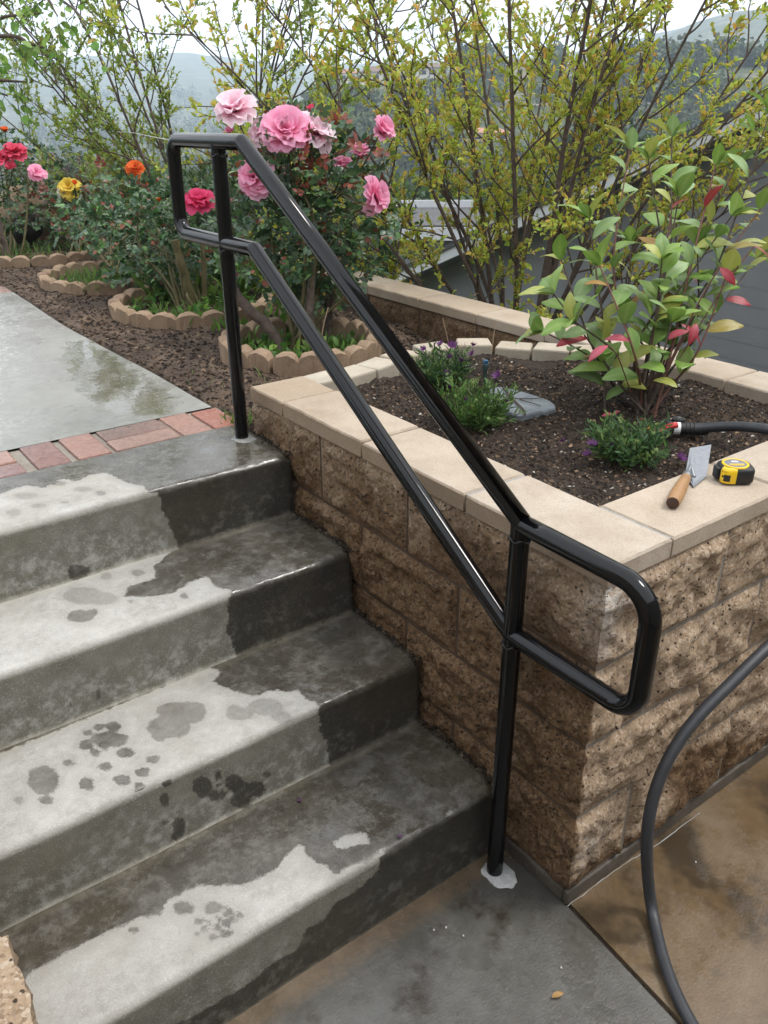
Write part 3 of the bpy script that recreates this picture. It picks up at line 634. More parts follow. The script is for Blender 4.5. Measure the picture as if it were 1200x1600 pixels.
ma = Acc(); box(ma, (.004, .41-g-.001, CAPB+.002), (CT-.004, .41+g, CAPT-.004)); box(ma, (CT-.001, .004, CAPB+.002), (CT+.007, CT-.006, CAPT-.003)); ma.build('mortar', mat_plainrock('pale_mortar', [(.3, (.2, .195, .18)), (.7, (.36, .35, .33))], 60), wall)
for y0, y1 in ((.41, .816), (.816, 1.222), (1.222, 1.425)): cap_block((-.004, y0+g*.8, CAPB), (CT, y1-g*.8, CAPT+random.uniform(-.001, .002)), wall, wetside=True)
for x0, x1 in ((CT, .60), (.60, 1.006), (1.006, 1.305)): cap_block((x0+.006, -.004, CAPB), (x1-g*.6, CT, CAPT), wall)
# boundary wall behind
wall2 = thing('boundary_wall', 'low tan block boundary wall with flat caps running behind the planter', 'wall', (1.31, 0, 0))
def wet_back(P, ax): return .45+.5*fbm(P*6, 3, 91)
y = -.2; k = 0
BL = .403; yj = 1.819-BL*4-.0
capj = [yj+BL*q for q in range(0, 18)]
for q in range(len(capj)-1):
    cap_block((1.31, capj[q]+g*.6, .860), (1.502, capj[q+1]-g*.6, .902), wall2, cell=.04)
for ci, (z0, z1) in enumerate(((.655, .857), (.45, .652))):
    y = yj-(.2 if ci else .0)
    while y < 7.0:
        if not ci or y > 1.2: split_block('block', (1.318, y+g, z0+g), (1.49, y+BL-g, z1-g), ('x-',), wall2, wet_back, 130+ci*20+int(y*3), cell=.014 if y < 3.2 else .03)
        y += BL
ma = Acc(); box(ma, (1.326-1.31, yj, -.3), (1.484-1.31, 7.0, .859)); ma.build('mortar', MAT['mortar'], wall2)
# cheek wall, near left
wall3 = thing('cheek_wall', 'rough cream block wall at the lower left edge of the stairs', 'wall', (-1.14, 0, 0))
def wet_ch(P, ax): return .0+.2*fbm(P*6, 2, 3)
for ci in range(3):
    y = -.62+(.2 if ci % 2 else 0)
    while y < 1.2:
        # faces the stairs (+x)
        split_block('block', (-1.34, y+g, .0+ci*.2+g), (-1.138, min(y+.4, 1.4)-g, ci*.2+.2-g), ('x+', 'z+') if ci == 2 else ('x+',), wall3, wet_ch, 200+ci*9+int(y*4), cell=.012); y += .4
ma = Acc(); box(ma, (-1.33+1.14, -.55, 0), (-1.15+1.14, 1.3, .58)); ma.build('mortar', MAT['mortar'], wall3)
# curved pale curb of the raised bed
curb = thing('bed_curb', 'curved row of pale concrete curb blocks closing the planter bed', 'curb', (.42, 1.38, .8))
cp = smoothpath([(.20, 1.36), (.33, 1.375), (.45, 1.395), (.57, 1.43), (.70, 1.475), (.84, 1.475), (.97, 1.40), (1.06, 1.29), (1.15, 1.16), (1.26, 1.05)], 400)
cl = np.concatenate([[0], np.cumsum(np.linalg.norm(np.diff(cp, axis=0), axis=1))]); Lc = cl[-1]; nb = 9; 
for q in range(nb):
    s0 = Lc*q/nb+.004; s1 = Lc*(q+1)/nb-.004
    A = np.array([np.interp(s0, cl, cp[:, 0]), np.interp(s0, cl, cp[:, 1])]); B = np.array([np.interp(s1, cl, cp[:, 0]), np.interp(s1, cl, cp[:, 1])])
    t = (B-A)/np.linalg.norm(B-A); nrm = np.array([-t[1], t[0]]); wd = .105
    zt = .905+random.uniform(-.006, .008)
    pts = [A, B, B+nrm*wd-t*.004, A+nrm*wd+t*.004]
    a = Acc(); a.add(rel([(p[0], p[1], .79) for p in pts]+[(p[0], p[1], zt) for p in pts], curb), np.array([(0, 3, 2, 1), (4, 5, 6, 7), (0, 1, 5, 4), (1, 2, 6, 5), (2, 3, 7, 6), (3, 0, 4, 7)]))
    bevel(a.build('curb_block', MAT['curb'], curb), .007)

# ================================================================== OBJECTS
# ---------------- handrail
XP = -.0703; PR = .0203
rail = thing('handrail', 'glossy black welded pipe handrail climbing the stairs with looped ends', 'handrail', (XP, .17, 0))
def rp(pts): return [np.array((XP, a, b)) for a, b in pts]
def fillet(pts, rads, n=9):
    out = [pts[0]]
    for i in range(1, len(pts)-1):
        p, a, b = pts[i], pts[i-1], pts[i+1]; r = rads[i]
        if r <= 0: out.append(p); continue
        u = unit(a-p); v = unit(b-p); th = math.acos(np.clip(u @ v, -1, 1)); t = r/math.tan(th/2)
        c = p+unit(u+v)*r/math.sin(th/2); s = p+u*t-c; e = p+v*t-c; ang = math.pi-th
        for q in np.linspace(0, 1, n): out.append(c+(s*math.sin((1-q)*ang)+e*math.sin(q*ang))/math.sin(ang))
    out.append(pts[-1]); return np.array(out)
def pipe(name, pts, r=PR, k=28):
    a = Acc(); tube(a, rel(pts, rail), r, k); return a.build(name, MAT['black'], rail, smooth=True)
top = fillet(rp([(1.505, 1.3695), (1.667, 1.3685), (1.664, 1.629), (1.232, 1.634), (.162, .972), (-.153, .963), (-.153, .703), (.17, .708)]), [0, .045, .045, .012, .016, .066, .05, 0])
def resamp(P, mind=.004):
    out = [P[0]]
    for p in P[1:]:
        if np.linalg.norm(p-out[-1]) > mind: out.append(p)
    return np.array(out)
# split at the bends so each run of pipe is a part
def cut(P, ya, yb): return P
pipe('top_rail', fillet(rp([(1.40, 1.632), (1.232, 1.634), (.162, .972), (.10, .9705)]), [0, .010, .014, 0]))
pipe('end_loop', fillet(rp([(1.38, 1.3715), (1.667, 1.3685), (1.664, 1.629), (1.40, 1.632)]), [0, .048, .045, 0]))
pipe('end_loop', fillet(rp([(.10, .9705), (-.153, .966), (-.153, .703), (.17, .708)]), [0, .070, .055, 0]))
pipe('lower_rail', fillet(rp([(.165, .704), (1.203, 1.374), (1.38, 1.3715)]), [0, .010, 0]))
pipe('post', [(XP, .170, -.02), (XP, .170, .4), (XP, .170, .968)])
pipe('post', [(XP, 1.369, LAND-.02), (XP, 1.369, 1.2), (XP, 1.369, 1.632)])
for (yy, zz) in ((.170, .704), (.170, .958), (1.369, 1.371), (1.369, 1.618)):       # weld beads
    ang = np.linspace(0, 2*math.pi, 25); a = Acc()
    P = np.stack([XP+np.cos(ang)*(PR+.001), yy+np.sin(ang)*(PR+.001), zz-.020+.004*np.sin(ang*5)], 1)
    tube(a, rel(P, rail), .0032, 6, False); a.build('weld', MAT['black'], rail, smooth=True)
def patch(name, ctr, r, z, mat, seed, hgt=.004, sx=1., sy=1., label=None, cat=None, n=40):
    ang = np.linspace(0, 2*math.pi, n, endpoint=False); nn = np.stack([np.cos(ang)*1.7, np.sin(ang)*1.7, ang*0+seed], 1)
    rr = r*(.72+.55*fbm(nn, 3, seed)); V = [(ctr[0], ctr[1], z+hgt)]
    V += [(ctr[0]+.75*a_*math.cos(t)*sx, ctr[1]+.75*a_*math.sin(t)*sy, z+hgt) for a_, t in zip(rr, ang)]+[(ctr[0]+a_*math.cos(t)*sx, ctr[1]+a_*math.sin(t)*sy, z+.0006) for a_, t in zip(rr, ang)]
    F = [(0, 1+i, 1+(i+1) % n) for i in range(n)]+[(1+i, 1+n+i, 1+n+(i+1) % n, 1+(i+1) % n) for i in range(n)]
    a = Acc(); a.add(V, F); o = a.build(name, mat, smooth=True)
    if label: tag(o, label, cat)
    return o
patch('grout_patch', (XP+.004, .160), .040, 0.0, MAT['grout'], 4, .006, .9, 1.15, 'white grout collar round the foot of the lower rail post', 'grout')
patch('grout_patch', (XP, 1.358), .040, LAND-.001, mat_plainrock('wet_grout', [(.3, (.12, .12, .11)), (.7, (.32, .32, .31))], 45, .15), 9, .004, 1, 1, 'wet whitish grout collar round the foot of the upper rail post', 'grout')
a = Acc(); wl = [(879, 1409), (890, 1409), (905, 1396), (925, 1385), (950, 1368), (985, 1345), (1008, 1330), (1030, 1318), (1060, 1295), (1093, 1270)]
P = smoothpath([atz(u, v, .004) for u, v in wl], 60); P[:, 1] = np.minimum(P[:, 1], -.010); P[:, 1] += (fbm(P*60, 2, 3)-.5)*.006; tube(a, P, .0013*(.2+1.2*fbm(P*35, 2, 8)), 5)
tag(a.build('caulk_bead', mat_simple('grey_caulk', (.38, .37, .35), .7)), 'thin white caulk line along the foot of the block wall', 'caulk')
# grit crumbs on the paving
for (u, v), LBL in zip(((678, 1453), (724, 1462), (697, 1449), (877, 1512), (1087, 1347)), ('white grit crumb on grey paving, leftmost of five', 'white grit crumb right of two others below the post', 'white grit crumb nearest the foot of the lower post', 'white grit crumb alone in the middle of the grey slab', 'white grit crumb on the brown slab by the hose')):
    patch('grit_crumb', atz(u, v, .003)[:2], .0028, .002, MAT['grout'], u % 17, .003, n=8, label=LBL, cat='crumb')['group'] = 'grit crumbs'

# ---------------- hose with valve
def lathe(acc, prof, org, axis, k=20, **at):
    axis = unit(np.array(axis, float)); ref = np.array([0, 0, 1.]) if abs(axis[2]) < .9 else np.array([1., 0, 0]); u = unit(np.cross(axis, ref)); v = np.cross(axis, u)
    ang = np.arange(k)*2*math.pi/k; V = []
    for h, r in prof: V.append(np.array(org)+axis*h+r*(np.cos(ang)[:, None]*u+np.sin(ang)[:, None]*v))
    n = len(prof); V = np.concatenate(V); i = np.arange(n-1)[:, None]*k; j = np.arange(k)[None, :]; j2 = (j+1) % k
    F = np.stack([i+j, i+j2, i+k+j2, i+k+j], -1).reshape(-1, 4)
    acc.add(V, F, **at)
vp = np.array([.775, .437, .905])                   # valve body
hose = thing('garden_hose', 'dark grey rubber garden hose looping from the planter down to the paving', 'hose', tuple(vp))
hp = [vp+np.array((.035, -.012, -.004)), (.838, .395, .902), (.868, .33, .922), (.875, .24, .945), (.868, .13, .956), (.87, .03, .958), (.885, -.05, .92)]
low = [aty(1200, 1008, -.105), aty(1150, 1062, -.10), aty(1092, 1115, -.09), aty(1045, 1180, -.085), aty(1016, 1255, -.095), aty(1009, 1330, -.115)]
fl = [atz(1016, 1410, .016), atz(1030, 1480, .016), atz(1052, 1545, .016), atz(1080, 1600, .016), atz(1130, 1680, .016), atz(1220, 1790, .016)]
hp = hp+[(.89, -.11, .80), (.87, -.12, .70)]+low+fl
HP = smoothpath(np.array([np.array(q, float) for q in hp]), 300)
for _q in range(60): HP[1:-1] = HP[1:-1]*.5+(HP[:-2]+HP[2:])*.25
HP[:, 2] = np.maximum(HP[:, 2], .0155)
for _q in range(40): HP[1:-1] = HP[1:-1]*.5+(HP[:-2]+HP[2:])*.25
HP[:, 2] = np.maximum(HP[:, 2], .0138)
a = Acc(); tube(a, rel(HP, hose), .0138, 14); a.build('hose_body', MAT['hose'], hose, smooth=True)
ax = unit(HP[6]-HP[0]); a = Acc()
prof = [(-.004, .012), (-.002, .0165)]
for q in range(5): prof += [(.012+q*.011, .0165), (.014+q*.011, .018), (.020+q*.011, .018), (.022+q*.011, .0165)]
prof += [(.072, .0165), (.075, .0145)]
lathe(a, prof, rel(HP[1], hose), ax); a.build('strain_relief', MAT['rubber'], hose, smooth=False)
a = Acc(); lathe(a, [(-.016, .010), (-.016, .017), (.002, .017), (.002, .011)], rel(HP[0], hose), ax); a.build('coupling', MAT['white'], hose)
a = Acc(); lathe(a, [(-.045, .002), (-.045, .012), (-.03, .016), (-.012, .016), (-.012, .004)], rel(HP[0], hose), ax); lathe(a, [(-.005, .010), (.018, .010), (.020, .003)], rel(HP[0]-ax*.03, hose), (0, 0, 1)); a.build('valve', MAT['rubber'], hose, smooth=True)
a = Acc(); lv = np.array([atd(1058, 664, depth_of(vp)), atd(1048, 666, depth_of(vp)), atd(1035, 670, depth_of(vp)), atd(1022, 678, depth_of(vp))])
tube(a, rel(smoothpath(lv, 12), hose), [.009]*4+[.0085]*5+[.006]*(len(smoothpath(lv, 12))-9), 8); o = a.build('lever', MAT['red'], hose, smooth=True)
# ---------------- tape measure
tp = thing('tape_measure', 'black and yellow tape measure lying on the planter cap', 'tape measure', (.548, .092, CAPT+.001)); tp.rotation_euler = (0, 0, R_(-38))
def rbox(w_, d_, h_, r, n=6, sq=4.):
    """rounded slab via superellipse outline"""
    ang = np.linspace(0, 2*math.pi, 40, endpoint=False); c, s = np.cos(ang), np.sin(ang)
    ox = np.sign(c)*np.abs(c)**(2/sq)*w_/2; oy = np.sign(s)*np.abs(s)**(2/sq)*d_/2; V = []; lv_ = []
    for t in np.linspace(0, math.pi/2, n): lv_.append((r*(1-math.sin(t)) , r*(1-math.cos(t))))
    prof = [(a_, b_) for a_, b_ in reversed(lv_[::-1])]
    zz = [(b_, a_) for a_, b_ in lv_]
    rings = [(r*(1-math.cos(t)), r*(1-math.sin(t))) for t in np.linspace(0, math.pi/2, n)]       # (z, inset)
    rings = rings+[(h_-z, ins) for z, ins in reversed(rings)]
    for z, ins in rings: V.append(np.stack([ox*(1-2*ins/w_), oy*(1-2*ins/d_), np.full(40, z)], 1))
    m_ = len(rings); V = np.concatenate(V); i = np.arange(m_-1)[:, None]*40; j = np.arange(40)[None, :]; j2 = (j+1) % 40
    F = np.stack([i+j, i+j2, i+40+j2, i+40+j], -1).reshape(-1, 4)
    return V, F, [tuple(range(39, -1, -1)), tuple(range((m_-1)*40, m_*40))]
# local axes: x to the right of the picture along the wall, -y towards the viewer (mouth side)
V, F, C = rbox(.078, .066, .041, .010); a = Acc(); a.add(V, F); a.f.append(C); a.build('case', MAT['rubber'], tp, smooth=True)
# yellow band wraps the front-left quarter and the rim of the round label
ang = np.linspace(R_(196), R_(268), 12); a = Acc(); c, s = np.cos(ang), np.sin(ang); sq = 4.
ox = np.sign(c)*np.abs(c)**(2/sq)*.0398; oy = np.sign(s)*np.abs(s)**(2/sq)*.0338
lev = [(.004, .97), (.009, 1.0), (.031, 1.0), (.036, .965), (.0395, .90), (.0415, .80)]
V = np.concatenate([np.stack([ox*k, oy*k, np.full(12, z)], 1) for z, k in lev]); a.add(V, grid_faces(len(lev), 12)[:, ::-1])
lathe(a, [(-.001, .030), (.0022, .030), (.0022, .025), (.001, .025)], (-.002, 0, .041), (0, 0, 1), 32); a.build('yellow_shell', MAT['yellow'], tp, smooth=True)
a = Acc(); lathe(a, [(0, .0252), (.0012, .0252), (.0014, .0001)], (-.002, 0, .0412), (0, 0, 1), 32); lb = a.build('label', MAT['sticker'], tp)
a = Acc(); box(a, (-.018, -.009, .0427), (.016, -.004, .0431)); box(a, (-.014, -.0145, .0427), (.012, -.0125, .0431)); a.build('lettering', MAT['yellow'], tp)
a = Acc(); box(a, (-.008, .006, .0427), (.007, .013, .0431)); a.build('badge', MAT['white'], tp)
a = Acc()
for (u0, u1, z0, z1) in ((R_(222), R_(254), .010, .026), (R_(208), R_(224), .019, .023), (R_(204), R_(212), .0315, .034), (R_(218), R_(236), .0325, .0335)):
    an = np.linspace(u0, u1, 6); c, s = np.cos(an), np.sin(an); ox = np.sign(c)*np.abs(c)**.5*.0403; oy = np.sign(s)*np.abs(s)**.5*.0343
    a.add(np.concatenate([np.stack([ox, oy, np.full(6, z)], 1) for z in (z0, z1)]), grid_faces(2, 6)[:, ::-1])
a.build('tape_mouth', MAT['rubber'], tp)
a = Acc(); box(a, (-.046, -.010, .006), (-.036, .016, .034)); bevel(a.build('belt_clip', MAT['rubber'], tp), .003)
# ---------------- margin trowel
tw = thing('margin_trowel', 'steel margin trowel with worn wooden handle on the planter cap', 'trowel', (.38, .12, CAPT))
h0 = atz(1051, 786, CAPT+.016); h1 = atz(1073, 744, CAPT+.016); hx = unit(h1-h0); Lh = np.linalg.norm(h1-h0)
a = Acc(); lathe(a, [(.0, .0135), (Lh*.06, .0150), (Lh*.3, .0160), (Lh*.6, .0145), (Lh*.95, .0112), (Lh*.97, .009)], rel(h0, tw), hx, 20); a.build('handle', MAT['wood'], tw, smooth=True)
a = Acc(); lathe(a, [(0, .0002), (-.001, .0125), (.0, .0136)], rel(h0, tw), hx, 20); a.build('handle_end', MAT['darkwood'], tw, smooth=True)
a = Acc(); lathe(a, [(Lh*.93, .0105), (Lh*.95, .0118), (Lh*1.08, .0108), (Lh*1.12, .006), (Lh*1.2, .0045)], rel(h0, tw), hx, 18); a.build('ferrule', MAT['steel'], tw, smooth=True)
bz = CAPT+.018
# blade: rests with its heel on the cap and its far corner lifted on the soil edge
bl = [atz(1084, 761, CAPT+.004), atz(1104, 744, CAPT+.006), atz(1111.5, 694.5, CAPT+.030), atz(1078, 700, CAPT+.030), atz(1071, 741, CAPT+.008)]
bn = unit(np.cross(bl[1]-bl[0], bl[2]-bl[0])); bn = bn if bn[2] > 0 else -bn
a = Acc(); B = np.array(bl); a.add(rel(np.vstack([B, B-bn*.0016]), tw), [(0, 1, 2, 3, 4), (9, 8, 7, 6, 5)]+[(i, i+5, (i+1) % 5+5, (i+1) % 5) for i in range(5)]); a.build('blade', MAT['steel'], tw)
a = Acc(); tube(a, rel(smoothpath([h0+hx*Lh*1.1, h0+hx*Lh*1.28+np.array((0, 0, .006)), (B[0]+B[1]+B[4])/3+np.array((.004, .006, .002))], 12), tw), .0042, 8); a.build('shank', MAT['steel'], tw, smooth=True)

# ---------------- slate slab with twigs, sprinkler heads
sp_ = np.array([atz(u, v, .885)[:2] for u, v in [(762, 608), (777, 603), (812, 610), (852, 622), (866, 631), (865, 638), (840, 643), (808, 647), (790, 640), (770, 632)]])
sp_ = smoothpath(np.vstack([sp_, sp_[:1]]), 40)[:-1]; c0 = sp_.mean(0); a = Acc(); n = len(sp_)
jit = 1+(rng.random(n)-.5)*.06; top_ = c0+(sp_-c0)*jit[:, None]
V = [(x, y, .879) for x, y in top_*1.0]+[(c0[0]+(x-c0[0])*.965, c0[1]+(y-c0[1])*.965, .8835) for x, y in top_]+[(x, y, .845) for x, y in top_]
a.add(V, [tuple(range(n, 2*n))]+[(i, (i+1) % n, n+(i+1) % n, n+i) for i in range(n)]+[(2*n+i, 2*n+(i+1) % n, (i+1) % n, i) for i in range(n)])
tag(a.build('stepping_stone', MAT['slate']), 'flat grey slate stone half sunk in the planter soil', 'stone')
for (lst, r), LBL in zip((([(786, 605), (803, 625), (818, 640), (820, 648)], .004), ([(798, 622), (830, 623), (856, 620)], .0018), ([(812, 624), (830, 629), (845, 634)], .0018), ([(770, 615), (785, 619), (800, 625)], .003)), ('thickest dark twig lying crosswise over the grey slate stone', 'long thin twig pointing to the back corner of the slate stone', 'short thin twig lying in the middle of the slate stone', 'dark twig on the flower clump side of the slate stone')):
    a = Acc(); P = smoothpath([atz(u, v, .889) for u, v in lst], 12); tube(a, P, np.linspace(r, r*.7, len(P)), 6)
    tag(a.build('dead_twig', MAT['bark'], smooth=True), LBL, 'twig', 'twigs on the slate')
def riser_pipe(name, u, v, label, kind):
    p = atz(u, v, .86); t = thing(name, label, 'sprinkler', tuple(p))
    if kind == 'riser':
        a = Acc(); lathe(a, [(-.02, .007), (.055, .007), (.055, .0105), (.075, .0105), (.077, .006)], (0, 0, 0), (0, 0, 1), 14); a.build('riser_tube', MAT['pvc'], t, smooth=False)
        a = Acc(); lathe(a, [(.076, .0085), (.081, .0085), (.081, .0075), (.083, .0075), (.083, .0085), (.089, .0085), (.09, .0001)], (0, 0, 0), (0, 0, 1), 14); a.build('nozzle', MAT['blue'], t)
    else:
        a = Acc(); lathe(a, [(-.02, .017), (.030, .017), (.031, .019), (.036, .019), (.037, .004), (.037, .0001)], (0, 0, 0), (0, 0, 1), 18); a.build('body', MAT['rubber'], t)
        a = Acc(); lathe(a, [(.036, .006), (.040, .005), (.041, .0001)], (0, 0, 0), (0, 0, 1), 10); a.build('screw', MAT['steel'], t)
riser_pipe('sprinkler_riser', 757, 603, 'thin sprinkler riser with blue nozzle standing before the curb', 'riser')
riser_pipe('pop_up_sprinkler', 1058, 672, 'short black sprinkler head behind the red hose lever', 'head')

# ---------------- scalloped edging rings
def ring(cx, cy, r, a0, a1, nst, label, hgt=.088, zb=.755, scal=2, tint=0):
    t = thing('edging_ring', label, 'edging', (cx, cy, zb), 'scalloped edging rings')
    for q in range(nst):
        A0 = R_(a0+(a1-a0)*q/nst)+.012; A1 = R_(a0+(a1-a0)*(q+1)/nst)-.012
        n_ = 8*scal+1; aa = np.linspace(A0, A1, n_); f = np.abs(np.sin(np.linspace(0, math.pi*scal, n_)))**.55
        hh = hgt*(.70+.30*f)+random.uniform(-.004, .004); th = .052; off = (random.uniform(-.008, .008), random.uniform(-.008, .008))
        V = []
        for k_, (ri, zf) in enumerate(((r, 0), (r, .93), (r-.008, 1), (r-th+.008, 1), (r-th, .93), (r-th, 0))):
            bulge = 0 if k_ not in (0, 1) else .005
            rr = ri+bulge*f
            V.append(np.stack([np.cos(aa)*rr+off[0], np.sin(aa)*rr+off[1], hh*zf], 1))
        V = np.concatenate(V); V += (fbm(V*45+q, 3, 51+q)-.5)[:, None]*.012
        F = np.concatenate([grid_faces(6, n_)]); ac = Acc(); ac.add(V, F)
        ac.f.append([tuple(k_*n_ for k_ in range(6)), tuple(k_*n_+n_-1 for k_ in range(5, -1, -1))])
        o = ac.build('edging_stone', MAT['scallop'], t, smooth=False)
    return t
ring(.625, 2.14, .335, 0, 360, 10, 'nearest scalloped concrete ring round the pink rose bush', hgt=.108)
ring(.62, 3.20, .41, 20, 340, 9, 'reddish scalloped ring round the crimson rose, second nearest')
ring(.56, 4.20, .40, 0, 360, 11, 'scalloped ring with grass and weeds, third nearest')
ring(.50, 5.45, .50, 0, 360, 13, 'farthest scalloped ring under the red roses by the path')
# ================================================================== PLANTS
def cols(base, n, var=.25, alt=None, pa=0., alt2=None, pb=0.):
    c = np.tile(np.array(base, float), (n, 1)); u = rng.random(n)
    if alt is not None: c[u < pa] = alt
    if alt2 is not None: c[u > 1-pb] = alt2
    return np.clip(c*(1+var*(rng.random((n, 1))*2-1))*(1+.12*(rng.random((n, 3))*2-1)), 0.004, .95)
def wander(p, d, L, n, wob=.1, up=0., rs=None):
    """a bending shoot"""
    pts = [np.array(p, float)]; d = unit(np.array(d, float)); st = L/n
    for i in range(n):
        d = unit(d+rng.normal(size=3)*wob+np.array((0, 0, up))); pts.append(pts[-1]+d*st)
    return np.array(pts)
def along(P, t):
    i = min(int(t*(len(P)-1)), len(P)-2); f = t*(len(P)-1)-i
    return P[i]*(1-f)+P[i+1]*f, unit(P[i+1]-P[i])
def tuft(acc, P, n0, L, W, colf, ang=1.05, start=.15):
    """leaves set along a twig, pointing forward and out"""
    t = np.linspace(start, 1, n0); pos = []; dr = []
    for q in t:
        p, d = along(P, min(q, .999)); pos.append(p); dr.append(d)
    pos = np.array(pos); dr = np.array(dr); side = unit(np.cross(dr, randdir(n0)))
    D = unit(dr+side*ang*(.6+.8*rng.random((n0, 1)))); N = unit(np.cross(D, np.cross(dr, D))+randdir(n0)*.4+np.array((0, 0, .5)))
    leaves(acc, pos, D, N, L*(.65+.7*rng.random(n0)), W*(.7+.6*rng.random(n0)), colf(n0))

def shrub(name, label, base, dirs, height, leafcol, seed, twigden=1.0, leafL=.032, br=.0155, nbr=14, low=()):
    t = thing(name, label, 'shrub', tuple(base), 'shrubs with yellow green leaves beyond the wall')
    fol = Acc(); b0 = np.zeros(3)
    for (dx, dy, hgt, rr) in dirs:
        s = Acc(); st = np.array((rng.normal()*.10, rng.normal()*.10, -.1)); n = 16
        L = height*hgt; pts = [st]; d = unit(np.array((dx*.55, dy*.55, 1.))); 
        for i in range(n):
            d = unit(d+np.array((dx, dy, 0))*.028+rng.normal(size=3)*.035+np.array((0, 0, .012))); pts.append(pts[-1]+d*L/n)
        P = np.array(pts); tube(s, P, br*rr*np.linspace(1, .22, len(P))**1.0, 7)
        m_ = int(nbr*hgt)
        for q in range(m_):
            tt = .30+.69*(q+rng.random())/m_; p, d = along(P, min(tt, .99))
            sd2 = unit(np.cross(d, rng.normal(size=3))); bl_ = (.22+.62*rng.random())*(1.15-.5*tt)
            B = wander(p, unit(d*.75+sd2*.75), bl_, 8, .09, .05); tube(s, B, np.linspace(.0062, .002, len(B))*(1.2-.5*tt), 5, False)
            nt_ = int((3+4*bl_/.5)*twigden)
            for k in range(nt_):
                p2, d2 = along(B, .2+.78*rng.random()); s2 = unit(np.cross(d2, rng.normal(size=3)))
                Tw = wander(p2, unit(d2*.7+s2*1.1+np.array((0, 0, .35))), .06+.12*rng.random(), 4, .14, .06); tube(s, Tw, np.linspace(.0018, .0009, 5), 3, False)
                tuft(fol, Tw, 9+int(rng.random()*6), leafL, leafL*.56, leafcol)
            tuft(fol, B, int(8*twigden), leafL, leafL*.56, leafcol, start=.4)
        s.build('stem', MAT['bark'], t, smooth=True)
    for (dx, dy, dz, n_) in low:              # low leafy shoots
        for q in range(n_):
            s = Acc(); B = wander((dx+rng.normal()*.22, dy+rng.normal()*.22, dz+rng.normal()*.10-.25), unit(np.array((rng.normal()*.5, rng.normal()*.5, 1.))), .45, 8, .1, .03); tube(s, B, np.linspace(.006, .002, 9), 5, False)
            for k in range(9):
                p2, d2 = along(B, .15+.84*rng.random()); s2 = unit(np.cross(d2, rng.normal(size=3)))
                Tw = wander(p2, unit(d2+s2*.8), .08+.10*rng.random(), 4, .12, .06); tube(s, Tw, np.linspace(.0018, .0009, 5), 3, False); tuft(fol, Tw, 13, leafL, leafL*.56, leafcol)
            s.build('shoot', MAT['bark'], t, smooth=True)
    o = fol.build('foliage', MAT['leaf'], t); o['kind'] = 'stuff'
    return t
def lc_warm(n): return cols((.46, .49, .07), n, .3, (.60, .42, .09), .2, (.36, .45, .07), .3)
def lc_green(n): return cols((.27, .35, .06), n, .3, (.36, .38, .07), .25, (.19, .28, .05), .25)
# fan directions: screen-right is (cos YAW, -sin YAW)
SR = np.array([math.cos(YAW), -math.sin(YAW)]); SF = np.array([math.sin(YAW), math.cos(YAW)])
def fan(lst): return [tuple((SR*a+SF*b))+(h, r) for a, b, h, r in lst]
d1 = fan([(-1.45, -.1, 1.0, .8), (-1.15, .25, 1.0, .9), (-.95, -.3, .95, .9), (-.75, .1, 1.05, 1.), (-.55, -.2, 1., .8), (-.42, .3, 1.1, 1.), (-.28, -.1, 1.1, 1.1), (-.18, .2, 1.1, .9), (-.08, -.25, 1.1, 1.2), (.0, .1, 1.15, 1.1), (.08, -.1, 1.1, .9), (.16, .25, 1.1, 1.1), (.25, -.2, 1.1, 1.), (.35, .1, 1.1, 1.1), (.48, -.15, 1.05, .9), (.6, .2, 1.05, 1.), (.75, -.1, 1., 1.), (.95, .15, 1., .9), (1.15, -.2, .95, .9), (1.35, .1, .95, .7), (-.35, .5, 1., .8), (.3, .55, 1., .8), (.9, .5, .95, .8), (-1.75, .2, .9, .7)])
b1 = CAM[:2]+4.75*np.array((math.sin(R_(46.0)), math.cos(R_(46.0))))
shrub('myrtle_shrub', 'tall many-stemmed shrub with orange tipped leaves before the grey house', (b1[0], b1[1], .12), d1, 2.75, lc_warm, 1, 1.15,
      low=[tuple(SR*-.95+SF*.0)+(.80, 6), tuple(SR*-.55+SF*-.2)+(.72, 5), tuple(SR*-.2+SF*-.35)+(.62, 4), tuple(SR*-1.3+SF*.2)+(.85, 5)])
d2 = fan([(-1.5, 0, .95, .8), (-1.2, .2, 1., .9), (-.95, -.2, 1., .8), (-.75, .2, 1.0, .9), (-.55, -.1, 1.05, 1.), (-.4, .3, 1.1, .9), (-.25, -.2, 1.1, 1.), (-.12, .1, 1.15, 1.), (0, -.1, 1.15, 1.), (.12, .2, 1.1, 1.), (.25, -.2, 1.1, .9), (.4, .1, 1.1, 1.), (.6, -.1, 1.05, .9), (.8, .2, 1., .9), (1.05, -.1, 1., .8), (-1.8, .1, .85, .7)])
b2 = CAM[:2]+7.2*np.array((math.sin(R_(25.5)), math.cos(R_(25.5))))
shrub('myrtle_shrub', 'tall many-stemmed green shrub behind the upper end of the handrail', (b2[0], b2[1], .10), d2, 3.2, lc_green, 2, 1.2, .033,
      low=[tuple(SR*-.5+SF*-.1)+(.9, 4), tuple(SR*.3+SF*-.2)+(.95, 5), tuple(SR*.9+SF*-.1)+(1.05, 5)])

